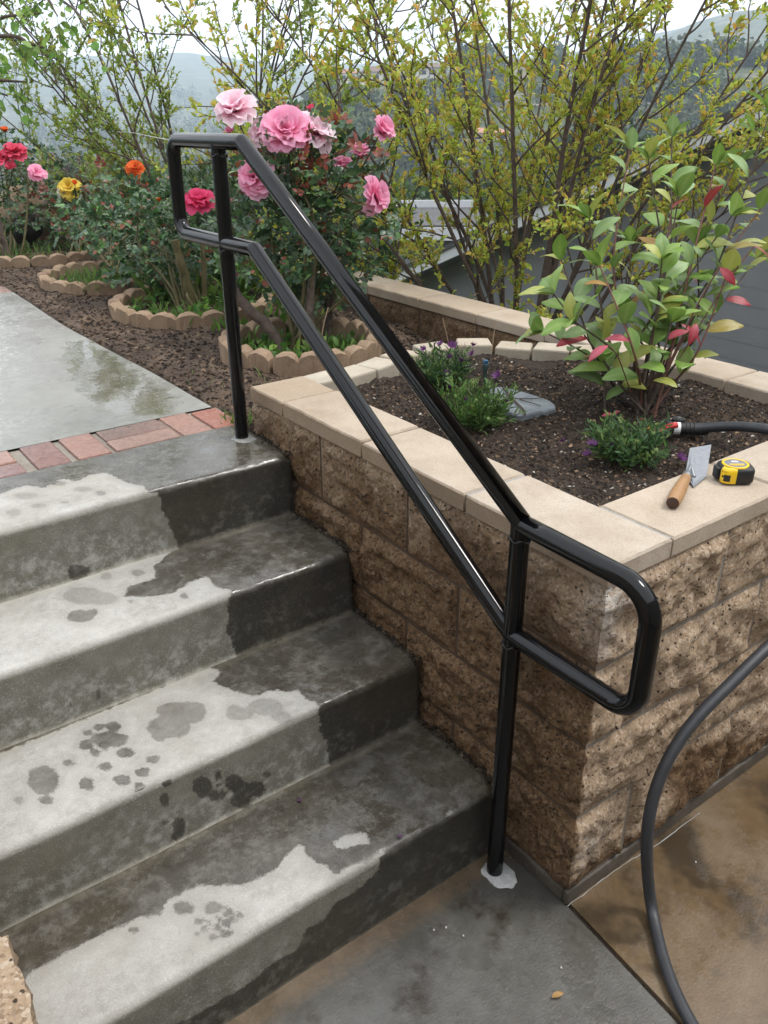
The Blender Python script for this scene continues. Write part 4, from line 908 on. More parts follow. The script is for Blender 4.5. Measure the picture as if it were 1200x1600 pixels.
# ---------------- roses
def petal_mesh(name, cin, cout, cmid=None):
    nu_, nv_ = 6, 7; V = []; T = []
    for i in range(nu_):
        v = i/(nu_-1)
        wv = math.sin(min(1, v*1.12+.13)*math.pi*.62)*.56
        for j in range(nv_):
            u = j/(nv_-1)*2-1
            ruff = .09*math.sin(u*6.3+1)*v*v+.05*math.cos(u*11)*v**3
            V.append((u*wv, -.10*math.cos(v*2.4)*0+.22*u*u*(1-.45*v)-.30*v*v*v+ruff, v*(1-.12*u*u*v)))
            c = np.array(cin)*(1-v)**1.1+np.array(cout)*(1-(1-v)**1.1); T.append(c)
    a = Acc(); a.add(np.array(V), grid_faces(nu_, nv_), tint=np.array(T)); at = {k: np.concatenate(x) for k, x in a.at.items()}
    return mesh(name, np.concatenate(a.v), a.f, MAT['petal'], at, True)
PET = {'pale': petal_mesh('petal_pale', (.93, .40, .56), (.97, .82, .87)), 'pink': petal_mesh('petal_pink', (.90, .20, .42), (.96, .52, .69)), 'crimson': petal_mesh('petal_crimson', (.70, .03, .13), (.88, .11, .27)),
       'orange': petal_mesh('petal_orange', (.72, .09, .02), (.82, .20, .045)), 'yellow': petal_mesh('petal_yellow', (.85, .55, .02), (.88, .72, .16)), 'red': petal_mesh('petal_red', (.6, .03, .08), (.82, .13, .22)), 'white': petal_mesh('petal_white', (.75, .68, .55), (.82, .80, .74))}
sepal = Acc(); lathe(sepal, [(-.10, .02), (-.05, .16), (.02, .2), (.06, .10)], (0, 0, 0), (0, 0, 1), 8, tint=(.05, .09, .03)); SEP = mesh('sepal', np.concatenate(sepal.v), sepal.f, MAT['rose'], {'tint': np.concatenate(sepal.at['tint'])}, True)
def bloom(parent, P, r, kind, face, openness=1., inner=None, detail=True):
    """face: direction the flower looks at"""
    e = bpy.data.objects.new('rose_bloom', None); COL.objects.link(e); e.parent = parent; e.location = tuple(np.array(P)-np.array(parent.location)); e.empty_display_size = .02
    e.rotation_euler = Vector(face).to_track_quat('Z', 'Y').to_euler(); e.scale = (r, r, r)
    layers = [(6, 78, 1.0, .0), (6, 60, .92, .03), (5, 42, .80, .06), (5, 26, .66, .08), (4, 12, .52, .10)] if openness > .7 else [(5, 40, .95, 0), (4, 22, .95, .03), (4, 10, .9, .06), (3, 3, .8, .1)] if openness > .3 else [(4, 12, 1., 0), (3, 5, 1., .02)]
    for li, (n_, tl, sc, zz) in enumerate(layers):
        for q in range(n_):
            o = mk('petal', PET[(inner if inner and li >= 2 else kind)], e)
            a_ = 2*math.pi*(q+rng.random()*.35)/n_+li*.7; tl_ = R_(tl+rng.normal()*9)
            o.matrix_local = Matrix.Translation((0, 0, zz)) @ Matrix.Rotation(a_, 4, 'Z') @ Matrix.Rotation(tl_, 4, 'X') @ Matrix.Translation((0, -.10-.05*(4-li)/4, 0)) @ Matrix.Scale(sc*(.85+.4*rng.random()), 4)
    mk('sepal', SEP, e)
    return e
def leafgroup(acc, p, d, L, colf, n5=5):
    """compound rose leaf"""
    d = unit(d); s = unit(np.cross(d, rng.normal(size=3)*.4+np.array((0, 0, 1.)))); N = np.cross(s, d)
    ps = [p+d*L*1.2]; ds = [d]
    for k in range((n5-1)//2):
        q = p+d*L*(.35+.55*k)
        for sg in (-1, 1): ps.append(q); ds.append(unit(d*.45+s*sg))
    ps = np.array(ps); ds = np.array(ds)
    Nn = np.tile(N, (len(ps), 1))+rng.normal(size=(len(ps), 3))*.25
    leaves(acc, ps, ds, Nn, L*(.85+.3*rng.random(len(ps))), L*.62, colf(len(ps)), .1, .1)
def lc_rose(n): return cols((.048, .10, .045), n, .4, (.10, .19, .06), .28, (.2, .06, .035), .05)
def rose(name, label, base, ctr, rad, ncane, nleaf, blooms, seed, leafL=.034, trunk=None, colf=lc_rose, redtop=.0):
    t = thing(name, label, 'rose bush', tuple(base), 'rose bushes'); fol = Acc(); base = np.array(base, float); ctr = np.array(ctr, float); rad = np.array(rad, float)
    starts = trunk if trunk is not None else [base]
    ends = []
    for q in range(ncane):
        e = ctr+randdir(1)[0]*rad*(.55+.4*rng.random()); e[2] = max(e[2], base[2]+.2); ends.append(e)
    for e in ends:
        b = base+np.array((rng.normal()*.03, rng.normal()*.03, -.02)); mid = b*.45+e*.55+np.array((rng.normal()*.05, rng.normal()*.05, .06))
        s = Acc(); P = smoothpath([b, b*.75+mid*.25+np.array((rng.normal()*.02, rng.normal()*.02, .05)), mid, e], 24); tube(s, rel(P, t), np.linspace(.0095, .0035, len(P)), 6); s.build('cane', MAT['cane'], t, smooth=True)
        for k in range(8):
            p, d = along(P, .45+.54*rng.random()); leafgroup(fol, rel(p, t), unit(d*.4+randdir(1)[0]), leafL, colf)
    U = randdir(nleaf)*(rng.random((nleaf, 1))**.42); PP = ctr+U*rad; ok = fbm(PP*7., 2, seed) >= .42
    for u, p in zip(U[ok], PP[ok]):
        d = unit(u*.8+randdir(1)[0]*.8+np.array((0, 0, .1)))
        leafgroup(fol, rel(p, t), d, leafL*(.7+.6*rng.random()), (lambda n: cols((.20, .05, .03), n, .3)) if rng.random() < redtop and u[2] > .2 else colf)
    for bd in blooms:
        (u, v, rpx, kind, face, op) = bd[:6]; dep = depth_of(ctr)+bd[6] if len(bd) > 6 else depth_of(ctr)-rad[1]*.4
        P = atd(u, v, dep); r = rpx/FPX*dep*.95
        bloom(t, P, r, kind, face, op, bd[7] if len(bd) > 7 else None)
        s = Acc(); tgt = ctr+(P-ctr)*np.array((.35, .35, .1)); Q = smoothpath([P-np.array(unit(np.array(face, float)))*r*.1, P*.6+tgt*.4-np.array((0, 0, .03)), tgt], 14); tube(s, rel(Q, t), np.linspace(.0026, .005, len(Q)), 5, False); s.build('flower_stalk', MAT['cane'], t, smooth=True)
        for k in range(3):
            p, d = along(Q, .3+.6*rng.random()); leafgroup(fol, rel(p, t), unit(d*-.3+randdir(1)[0]), leafL*.8, colf)
    f = fol.build('foliage', MAT['rose'], t); f['kind'] = 'stuff'
    return t
TO = -_fw*np.array((1, 1, 0)); UP = np.array((0, 0, 1.)); L_ = -_rt; 
def fc(a, b, c=0): return tuple(TO*a+UP*b+_rt*c)
rose('rose_bush', 'big pink rose bush in full bloom just beyond the handrail', (.63, 2.16, .78), atd(475, 335, 3.55), (.40, .38, .40), 12, 950,
     [(366, 172, 33, 'pale', fc(.5, .8, -.1), 1, -.25), (446, 206, 37, 'pink', fc(.8, .6), 1, -.3), (489, 207, 31, 'pale', fc(.4, .7, .5), 1, -.24), (414, 201, 26, 'pale', fc(.4, .7, -.6), 1, -.2), (463, 192, 22, 'pale', fc(.2, 1., .1), 1, -.16), (436, 190, 20, 'pale', fc(.2, 1., -.2), 1, -.14), (398, 278, 30, 'pink', fc(.9, .3, -.2), 1, -.2),
      (595, 206, 23, 'pink', fc(.4, .5, .5), .6, -.1), (562, 243, 18, 'pink', fc(.1, 1), .5, -.15), (538, 260, 17, 'pink', fc(.2, 1, -.2), .5, -.2), (586, 307, 28, 'pink', fc(.5, .2, .8), 1, -.2), (486, 174, 9, 'red', fc(0, 1), .2, -.2), (359, 208, 9, 'pink', fc(.2, 1), .5, -.25)], 3, redtop=.25)
rose('rose_bush', 'dark leaved rose bush with one crimson flower framed by the rail loop', (.60, 3.18, .78), atd(265, 372, 4.55), (.44, .40, .32), 9, 760,
     [(311, 314, 25, 'crimson', fc(.5, .8, .1), 1, -.3), (358, 318, 6, 'red', fc(.2, 1), .3, -.2)], 5)
rose('rose_bush', 'rose bush with one orange flower above dark leaves', (.58, 4.2, .78), atd(190, 335, 5.4), (.45, .42, .28), 8, 420,
     [(212, 264, 15, 'orange', fc(.6, .6), 1, -.2), (228, 291, 6, 'orange', fc(.2, 1), .3, -.1), (249, 315, 6, 'orange', fc(.2, 1), .3, -.1)], 8, redtop=.12)
rose('rose_bush', 'rose bush with a yellow flower beside the far edging ring', (.72, 5.2, .78), atd(115, 335, 6.2), (.38, .4, .24), 7, 320,
     [(108, 294, 17, 'yellow', fc(.7, .6), 1, -.3), (117, 288, 6, 'orange', fc(.5, .8, .2), .3, -.45), (99, 303, 9, 'white', fc(.7, .4), .6, -.3)], 9, redtop=.4)
rose('rose_bush', 'rose bush crowded with red flowers at the left edge', (.30, 5.45, .78), atd(5, 300, 6.0), (.52, .42, .42), 8, 420,
     [(22, 238, 18, 'red', fc(.5, .8), 1, -.3), (-2, 247, 17, 'red', fc(.5, .7), 1, -.3), (57, 271, 15, 'pink', fc(.6, .6, .3), 1, -.3), (8, 206, 8, 'orange', fc(.2, 1), .4, -.2), (18, 262, 9, 'red', fc(.6, .6), .6, -.3)], 10)
# thick old trunks in the near rings
for (lst, r, ob) in (([(.56, 2.20, .76), (.52, 2.24, .88), (.43, 2.30, 1.0), (.40, 2.34, 1.12)], .024, 0), ([(.66, 2.12, .76), (.66, 2.13, .92), (.70, 2.16, 1.10)], .020, 0), ([(.84, 2.28, .74), (.85, 2.27, .95), (.88, 2.25, 1.12), (.90, 2.26, 1.25)], .018, 0), ([(.60, 3.18, .76), (.585, 3.19, .95), (.56, 3.2, 1.12)], .026, 1), ([(.68, 3.2, .76), (.70, 3.2, .98), (.72, 3.22, 1.15)], .014, 1), ([(.28, 5.4, .76), (.26, 5.4, 1.1), (.18, 5.35, 1.35)], .02, 4)):
    t = [o for o in COL.objects if o.name.startswith('rose_bush')][ob]; s = Acc(); P = smoothpath([np.array(q) for q in lst], 24); P += (fbm(P*22, 2, 5)[:, None]-.5)*.02
    tube(s, rel(P, t), r*np.linspace(1.15, .75, len(P)), 9); s.build('trunk', MAT['bark'] if ob != 1 else MAT['cane'], t, smooth=True)
# ---------------- glossy shrub with large leaves (each leaf its own piece)
def big_leaf(name, c, c2, wd=.5):
    nu_, nv_ = 9, 7; V = []; T = []
    for i in range(nu_):
        v = i/(nu_-1); wv = wd*.5*(math.sin(math.pi*min(1, v*.97+.015))**.75)*(1-.10*v); bend = .10*math.sin(v*2.6)-.16*v*v
        for j in range(nv_):
            u = j/(nv_-1)*2-1; V.append((u*wv, v, bend+.16*abs(u)*wv-.04*u*u*v+.012*math.sin(v*16)*abs(u)*(1 if j % 2 else -1)*.5))
            k = math.exp(-(u*4.5)**2)*.45; T.append(np.array(c)*(1-k)+np.array(c2)*k)
    a = Acc(); a.add(V, grid_faces(nu_, nv_)[:, ::-1], tint=np.array(T)); return mesh(name, np.concatenate(a.v), a.f, MAT['glossy'], {'tint': np.concatenate(a.at['tint'])}, True)
LV = [big_leaf('leaf_a', (.18, .31, .055), (.32, .41, .13), .56), big_leaf('leaf_b', (.23, .36, .075), (.37, .45, .16), .60), big_leaf('leaf_c', (.15, .26, .06), (.28, .37, .13), .52), big_leaf('leaf_d', (.35, .38, .08), (.45, .45, .16), .54), big_leaf('leaf_pale', (.24, .36, .14), (.36, .45, .22), .58)]
LR = [big_leaf('leaf_red', (.34, .03, .05), (.42, .10, .08), .42), big_leaf('leaf_crimson', (.42, .06, .10), (.5, .16, .14), .44)]; LO = [big_leaf('leaf_olive', (.30, .24, .05), (.38, .30, .1), .46), big_leaf('leaf_amber', (.36, .20, .06), (.4, .27, .1), .46)]
pb = atz(1003, 648, .875)
pho = thing('photinia_shrub', 'glossy shrub with big green leaves and a few red ones in the planter', 'shrub', tuple(pb))
def put_leaf(P, d, nrm, L, me):
    d = unit(d); s = unit(np.cross(d, nrm)); n_ = np.cross(s, d); o = mk('leaf', me, pho); p = rel(P, pho)
    o.matrix_local = Matrix(((s[0]*L, d[0]*L, n_[0]*L, p[0]), (s[1]*L, d[1]*L, n_[1]*L, p[1]), (s[2]*L, d[2]*L, n_[2]*L, p[2]), (0, 0, 0, 1)))
D0 = depth_of(pb)
tips = [(920, 335, -.05), (985, 225, .02), (1012, 240, -.12), (1050, 205, .10), (1062, 300, -.18), (1120, 250, .0), (1148, 330, -.1), (1180, 200, .08), (1205, 170, -.05), (1215, 290, .05), (875, 400, .05), (862, 455, -.1), (845, 515, -.02), (935, 410, -.18), (985, 375, .15), (1035, 400, -.22), (1090, 380, .05), (1135, 430, -.1), (1185, 400, .1), (1050, 500, -.2), (895, 500, -.15)]
for ti, (u, v, dd) in enumerate(tips):
    e = atd(u, v, D0+dd); s = Acc(); b = pb+np.array((rng.normal()*.015, rng.normal()*.015, 0)); mid = b*.5+e*.5+np.array((rng.normal()*.03, rng.normal()*.03, .02))
    P = smoothpath([b, b+(mid-b)*.45+rng.normal(size=3)*.03+np.array((0, 0, -.02)), mid+rng.normal(size=3)*.02, e], 24); Ls = np.linalg.norm(e-b)
    tube(s, rel(P, pho), np.linspace(.0052, .0022, len(P)), 6); s.build('stem', MAT['redtwig'] if ti % 4 == 1 else MAT['bark'], pho, smooth=True)
    nl = int(3+Ls*9.5)
    for q in range(nl):
        tt = .46+.52*q/nl; p, d = along(P, tt); ang = q*2.4+ti; a_ = unit(np.cross(d, (0.3, .2, 1.))); b_ = np.cross(d, a_); side = a_*math.cos(ang)+b_*math.sin(ang)
        dr = unit(side+d*.55+np.array((0, 0, -.1+.25*rng.random()))-_fw*.15); nr = unit(np.array((0, 0, 1.))+side*-.3-_fw*.55+rng.normal(size=3)*.28)
        r_ = rng.random(); me = LR[int(rng.random()*2)] if r_ < .03 else LO[int(rng.random()*2)] if r_ < .11 else LV[int(rng.random()*5)]
        put_leaf(p, dr, nr, (.068+.050*rng.random())*(.85 if tt > .85 else 1), me)
    for q in range(4):
        p, d = along(P, .985); ang = q*2*math.pi/5+ti; a_ = unit(np.cross(d, (0.3, .2, 1.))); b_ = np.cross(d, a_); side = a_*math.cos(ang)+b_*math.sin(ang)
        me = LV[(q+ti) % 5]
        put_leaf(p, unit(side+d*.9), unit(d+side*-.4-_fw*.3), .06+.045*rng.random(), me)
for (u, v, ang, dep, k) in ((950, 540, 215, -.30, 1), (1178, 385, -30, -.15, 0), (1125, 418, -45, -.2, 0), (1088, 505, -95, -.25, 0), (1050, 325, 40, -.2, 0)):
    P = atd(u, v, D0+dep); dr = _rt*math.cos(R_(ang))+_up*math.sin(R_(ang)); put_leaf(P, dr+rng.normal(size=3)*.25, -_fw+_up*.4+rng.normal(size=3)*.5, .055+.02*rng.random(), LR[k])
    s = Acc(); tube(s, rel(smoothpath([P, P+(pb-P)*.25+np.array((0, 0, .02)), pb+(P-pb)*.35], 8), pho), .002, 5, False); s.build('stem', MAT['redtwig'], pho, smooth=True)
s = Acc()
for q in range(4):
    s = Acc(); e = pb+np.array((rng.normal()*.05, rng.normal()*.05, .12)); tube(s, rel(smoothpath([pb+np.array((rng.normal()*.01, rng.normal()*.01, -.03)), pb*.5+e*.5, e], 8), pho), [.013]*4+[.010]*5 if False else .0085, 7); s.build('trunk', MAT['bark'], pho, smooth=True)
for (u, v, k, LBL) in ((940, 650, 1, 'small faded pink fallen leaf on the planter soil'), (968, 642, 1, 'tiny folded pink fallen leaf at the foot of the shrub'), (998, 655, 0, 'dull red fallen leaf lying against the shrub stems')):
    a = Acc(); o = mk('fallen_leaf', LR[k]); p = atz(u, v, .905); o.location = tuple(p); o.rotation_euler = (rng.random()*.5, rng.random()*.5, rng.random()*6); o.scale = (.035,)*3; tag(o, LBL, 'leaf', 'fallen leaves')
o = mk('fallen_leaf', LO[1]); o.location = tuple(atz(862, 1558, .006)); o.rotation_euler = (.2, .1, -1.9); o.scale = (.028,)*3; tag(o, 'small curled yellow brown leaf on the wet grey paving', 'leaf', 'fallen leaves')

# ---------------- flowering clumps in the bed
def narrow(acc, P, D, L, W, col):
    leaves(acc, P, D, unit(np.cross(D, randdir(len(P)))), L, W, col, .1, .25)
dp = M('dark_petal'); MAT['purple'] = dp.bsdf(dp.mix(dp.noise(90, 3, .6, dp.obj()), (.045, .008, .05), (.15, .03, .17)), .6, trans=.2)
pa = Acc()
for q in range(9):
    a_ = q*2*math.pi/9; c, s_ = math.cos(a_), math.sin(a_); pa.add([(0, 0, 0), (c*.5-s_*.22, s_*.5+c*.22, .45), (c*.5+s_*.22, s_*.5-c*.22, .45), (c*.95, s_*.95, .75+.25*(q % 3)/2)], np.array([(0, 1, 3), (0, 3, 2)]))
PUR = mesh('purple_flower', np.concatenate(pa.v), pa.f, MAT['purple'])
def clump(u, v, r, h, n, fl, label, dens=1., colb=(.075, .15, .035), spiky=True):
    p = atz(u, v, BZ); t = thing('flower_clump', label, 'flower', tuple(p), 'purple flowering clumps'); fol = Acc()
    for q in range(n):
        a_ = rng.random()*6.28; rr = r*math.sqrt(rng.random()); b = np.array((math.cos(a_)*rr*.45, math.sin(a_)*rr*.45, 0)); lean = np.array((math.cos(a_), math.sin(a_), 0))*rr/r
        P = wander(b, unit(np.array((0, 0, 1.))+lean*.9+rng.normal(size=3)*.15), h*(.55+.5*rng.random()), 6, .08, .04); 
        m_ = 11; ts = np.linspace(.15, 1, m_); ps = np.array([along(P, min(x, .99))[0] for x in ts]); ds = np.array([along(P, min(x, .99))[1] for x in ts])
        sd2 = unit(np.cross(ds, randdir(m_))); narrow(fol, ps, unit(ds*.8+sd2*.75), .028*(.7+.6*rng.random(m_)), .0062, cols(colb, m_, .4, (.14, .22, .06), .3))
        tube(fol, P, .0011, 3, False, tint=np.tile(np.array((.06, .10, .03)), (7*3, 1)))
        if rng.random() < .16:      # pale closed bud
            leaves(fol, np.tile(P[-1], (5, 1)), unit(np.array((0, 0, 1.))+randdir(5)*.5), randdir(5), .011, .006, cols((.30, .40, .16), 5, .2))
    o = fol.build('foliage', MAT['leaf'], t); o['kind'] = 'stuff'
    for (fu, fv, fr) in fl:
        P = atd(fu, fv, depth_of(p+np.array((0, 0, h*.6)))-.02); fo = mk('blossom', PUR, t); fo.location = tuple(rel(P, t)); k = fr/FPX*depth_of(P)*1.3; fo.scale = (k, k, k); fo.rotation_euler = (rng.normal()*.6, rng.normal()*.6, rng.random()*6)
clump(692, 603, .115, .125, 85, [(688, 540, 6), (706, 543, 8), (739, 541, 5), (738, 555, 6), (718, 565, 7), (698, 588, 8), (699, 607, 8), (662, 547, 5), (703, 560, 5)], 'dark green flower clump with purple blooms beside the curb', colb=(.045, .10, .035))
clump(742, 668, .125, .135, 110, [(779, 589, 8), (794, 627, 7), (783, 630, 5), (730, 625, 4)], 'flower clump nearest the handrail, before the slate stone')
clump(980, 722, .120, .115, 110, [(925, 698, 9), (918, 712, 7), (952, 697, 8), (1062, 718, 9), (1036, 678, 5), (880, 691, 5)], 'flower clump with purple blooms close to the trowel', colb=(.07, .14, .055))
o = mk('orange_flower', PUR); yp = M('orange_petal'); 
og = PUR.copy(); og.materials.clear(); og.materials.append(yp.bsdf(yp.mix(yp.noise(90, 2, .5, yp.obj()), (.5, .16, .015), (.75, .38, .03)), .6)); o.data = og; o.location = tuple(atd(1014, 673, D0-.20)); o.scale = (.011,)*3; tag(o, 'single small orange flower beside the red hose lever', 'flower')

for (u, v, z, LBL) in ((625, 1308, Z[0]+.003, 'purple petal on the lowest step near its front edge'), (468, 1252, Z[0]+.003, 'dark petal scrap on the lowest step near the riser')):
    o = mk('fallen_petal', PUR); o.location = tuple(atz(u, v, z+.001)); o.rotation_euler = (.3, .2, 2.2); o.scale = (.009, .006, .005); tag(o, LBL, 'petal', 'fallen petals')

# ---------------- weeds in the rings
def weeds(cx, cy, r, n, L, W, col, label, broad=False, z=.775, seed=0):
    fol = Acc()
    a_ = rng.random(n)*6.283; rr = r*np.sqrt(rng.random(n)); P = np.stack([cx+np.cos(a_)*rr, cy+np.sin(a_)*rr, np.full(n, z)], 1)
    keep = fbm(P*9, 2, 7+seed) > (.45 if r > .15 else 0); P = P[keep]; n = len(P)
    D = unit(np.array((0, 0, .8 if not broad else .45))+randdir(n)*(.55 if not broad else .8)); D[:, 2] = np.abs(D[:, 2])
    if broad: P[:, 2] += rng.random(n)*.05
    leaves(fol, P, D, unit(np.cross(D, randdir(n))) if not broad else unit(np.array((0, 0, 1.))+randdir(n)*.5), L*(.6+.8*rng.random(n)), W*(.6+.8*rng.random(n)), cols(col, n, .35, (.16, .26, .05), .2), .08, .25)
    return tag(fol.build('weeds', MAT['leaf']), label, 'weeds', kind='stuff')
weeds(.62, 2.14, .27, 420, .06, .012, (.09, .19, .03), 'bright green weeds growing inside the nearest ring'); weeds(.62, 2.14, .26, 120, .045, .026, (.07, .16, .03), 'broad leaved weeds round the pink rose stems', True, seed=3)
weeds(.60, 3.18, .33, 260, .05, .030, (.085, .18, .035), 'broad green weeds inside the second ring', True, seed=5); weeds(.60, 3.2, .33, 260, .06, .010, (.10, .20, .04), 'grassy weeds inside the second ring', seed=8)
weeds(.50, 4.15, .32, 700, .07, .008, (.11, .19, .05), 'fine grass growing inside the third ring', seed=2); weeds(.66, 4.1, .25, 120, .06, .04, (.07, .15, .03), 'broad leaved weeds in the third ring', True, seed=9)
weeds(.45, 5.4, .40, 500, .08, .010, (.11, .19, .06), 'fine pale grass inside the farthest ring', seed=6); weeds(.0, 6.2, .5, 500, .13, .05, (.13, .24, .04), 'light green leafy plants beyond the farthest ring', True, seed=4)
weeds(.75, 2.75, .35, 260, .07, .02, (.09, .18, .03), 'weeds growing between the two nearest rings', seed=11); weeds(.95, 3.6, .4, 500, .16, .03, (.12, .22, .04), 'tall light green weeds along the boundary wall', seed=12)
weeds(-.01, 1.52, .05, 40, .05, .006, (.13, .20, .06), 'thin grass blades between the upper post and the wall', z=.77, seed=13); weeds(.33, 1.62, .07, 60, .05, .014, (.09, .2, .04), 'green tuft between the near ring and the wall end', z=.77, seed=14); weeds(.16, 1.98, .22, 40, .05, .005, (.22, .22, .10), 'sparse pale grass blades on the garden soil', z=.775, seed=15)
for lst, LBL in (([(.62, 2.0, .78), (.64, 2.0, .90), (.67, 2.0, .985)], 'thin dry stalk standing inside the nearest ring'), ([(1.02, 1.62, .75), (.98, 1.62, .88), (.95, 1.62, .97)], 'thin dry stalk bending before the boundary wall'), ([(1.10, 1.50, .75), (1.11, 1.50, .88), (1.12, 1.5, .96)], 'thin upright dry stalk behind the curb blocks')):
    a = Acc(); tube(a, smoothpath([np.array(q) for q in lst], 10), .002, 5); tag(a.build('dry_stalk', mat_simple('dry_stalk', (.34, .24, .15), .8), smooth=True), LBL, 'stalk', 'dry stalks')

# ---------------- loose pieces on the soils
def bits(name, label, n, region, zf, size, palette, flat=.5):
    a = Acc(); P = region(n); n = len(P); P = np.column_stack([P, zf(P[:, 0], P[:, 1])])
    T = np.array([(1, 0, -.4), (-.5, .8, -.4), (-.5, -.8, -.4), (.1, .1, .6)]); sz = size*(.35+1.3*rng.random(n)**2.2)
    ang = rng.random(n)*6.283; c, s = np.cos(ang), np.sin(ang); el = .5+.9*rng.random(n)
    V = np.zeros((n, 4, 3))
    for k in range(4):
        x = T[k, 0]*sz; y = T[k, 1]*sz*el*.6; V[:, k, 0] = P[:, 0]+x*c-y*s; V[:, k, 1] = P[:, 1]+x*s+y*c; V[:, k, 2] = P[:, 2]+T[k, 2]*sz*flat*(.6+.8*rng.random(n))+sz*.2
    pal = np.array([q[:3] for q in palette]); w_ = np.array([q[3] for q in palette]); idx = rng.choice(len(pal), n, p=w_/w_.sum()); C = pal[idx]*(.7+.6*rng.random((n, 1)))
    o = np.arange(n)[:, None]*4; F = (o[:, None]+np.array([(0, 1, 3), (1, 2, 3), (2, 0, 3)])[None]).reshape(-1, 3)
    a.add(V.reshape(-1, 3), F, tint=np.repeat(C, 4, 0)); return tag(a.build(name, MAT['bits']), label, 'soil', kind='stuff')
def reg_bed(n):
    P = np.column_stack([.19+1.12*rng.random(n), .19+1.18*rng.random(n)]); return P[(P[:, 1] < 1.37) & ~((P[:, 0] > 1.0) & (P[:, 1] > 1.15))]
bits('bark_mulch', 'dark crumbs of bark and soil in the planter bed', 26000, reg_bed, lambda x, y: h_bed(x, y), .0068, [(.02, .014, .010, 5), (.05, .033, .022, 3), (.12, .08, .05, 1.2), (.26, .17, .11, .6), (.5, .47, .42, .16)])
def reg_g(n):
    P = np.column_stack([-.05+1.35*rng.random(n), 1.45+4.6*rng.random(n)**1.4]); e = np.interp(P[:, 1], edge[:, 1], edge[:, 0], left=-.02, right=-.6); return P[(P[:, 0] > e+.01)]
bits('soil_clods', 'crumbly dark brown clods on the garden soil', 24000, reg_g, lambda x, y: h_gard(x, y), .0105, [(.018, .012, .009, 6), (.04, .027, .018, 4), (.10, .066, .042, 1.6), (.2, .14, .095, .5)])
# debris in the gap between steps and wall
gp_ = []
for k in range(4):
    n = 260; yb = Y[k+1] if k < 3 else 1.47; yy = Y[k]+(yb-Y[k])*rng.random(n); gp_.append(np.column_stack([XS+.002+np.abs(rng.normal(size=n))*-.012+.012, yy, np.full(n, Z[k]-.002)]))
GPp = np.concatenate(gp_); _it = [GPp]
bits('gap_debris', 'dark crumbs of dirt lodged between steps and block wall', len(GPp), lambda n: GPp[:, :2], lambda x, y: GPp[:, 2], .008, [(.02, .015, .01, 4), (.05, .036, .024, 2), (.12, .085, .055, .6)])

# ---------------- overhanging tree at the upper left (trunk stands beside the path)
def lc_vine(n): return cols((.17, .29, .06), n, .3, (.26, .38, .08), .25)
tt = thing('overhanging_tree', 'leafy green branches hanging into the top left corner', 'tree', (-1.55, 3.9, .7)); fol = Acc()
s = Acc(); P = smoothpath([(-1.55, 3.9, .6), (-1.52, 3.9, 1.6), (-1.42, 3.85, 2.6), (-1.1, 3.8, 3.4)], 24); tube(s, rel(P, tt), np.linspace(.09, .05, len(P)), 10); s.build('trunk', MAT['bark'], tt, smooth=True)
DT = 4.3
limbs = [[(-260, -150), (-60, 20), (20, 24), (68, 20)], [(-260, -150), (-80, 40), (20, 56), (45, 68), (68, 74)], [(-240, -120), (-100, 110), (0, 125), (42, 128)], [(-240, -160), (-40, -60), (40, -30), (110, 10), (135, 40)], [(-200, -160), (-10, -70), (60, -20), (90, 25)], [(-250, -120), (-120, 60), (-30, 130), (12, 150)]]
for li, lb_ in enumerate(limbs):
    Q = smoothpath([atd(u, v, DT+.15*math.sin(li*2+i)) for i, (u, v) in enumerate(lb_)], 24); s = Acc(); tube(s, rel(Q, tt), np.linspace(.016, .0035, len(Q)), 6); s.build('limb', MAT['bark'], tt, smooth=True)
    for k in range(15):
        p, d = along(Q, .25+.74*rng.random()); Tw = wander(p, unit(randdir(1)[0]*.8+np.array((0, 0, -.5))), .10+.22*rng.random(), 5, .15, -.06); tube(fol, rel(Tw, tt), .0016, 3, False, tint=np.tile(np.array((.07, .05, .035)), (18, 1)))
        m_ = 5; ps = np.array([along(Tw, x)[0] for x in np.linspace(.3, .99, m_)]); D = unit(randdir(m_)+np.array((0, 0, -.5)))
        leaves(fol, rel(ps, tt), D, unit(randdir(m_)*.7-_fw*.6+np.array((0, 0, .5))), .045*(.5+.8*rng.random(m_)), .04*(.5+.7*rng.random(m_)), lc_vine(m_), .12, .1)
Q = smoothpath([P[-1], P[-1]*.5+atd(-200, -150, DT)*.5, atd(-220, -150, DT)], 12); s = Acc(); tube(s, rel(Q, tt), np.linspace(.05, .018, len(Q)), 8); s.build('limb', MAT['bark'], tt, smooth=True)
fol.build('crown', MAT['leaf'], tt)['kind'] = 'stuff'

# ---------------- low bushes behind the roses, boulder
def bush(name, label, c, rad, n, L, colf, mat='leaf', group='bushes behind the roses', stems=6):
    c = np.array(c, float); rad = np.array(rad, float); t = thing(name, label, 'bush', (c[0], c[1], c[2]-rad[2]), group); fol = Acc()
    for q in range(stems):
        s = Acc(); e = c+randdir(1)[0]*rad*.7; b = np.array((c[0]+rng.normal()*.05, c[1]+rng.normal()*.05, c[2]-rad[2])); tube(s, rel(smoothpath([b, b*.4+e*.6+rng.normal(size=3)*.04, e], 10), t), np.linspace(.014, .004, 11), 5); s.build('stem', MAT['bark'], t, smooth=True)
    U = randdir(n)*(rng.random((n, 1))**.4); PP = c+U*rad*(.8+.4*fbm(U*2.3+c, 2, 5))[:, None]; ok = fbm(PP*(2.2/rad.mean()), 2, 3) >= .42
    for u, p in zip(U[ok], PP[ok]):
        Tw = wander(p, unit(u*.7+randdir(1)[0]*.5+np.array((0, 0, .7))), L*3.5, 4, .12, .05); tuft(fol, rel(Tw, t), 9, L, L*.5, colf)
    fol.build('foliage', MAT[mat], t)['kind'] = 'stuff'; return t
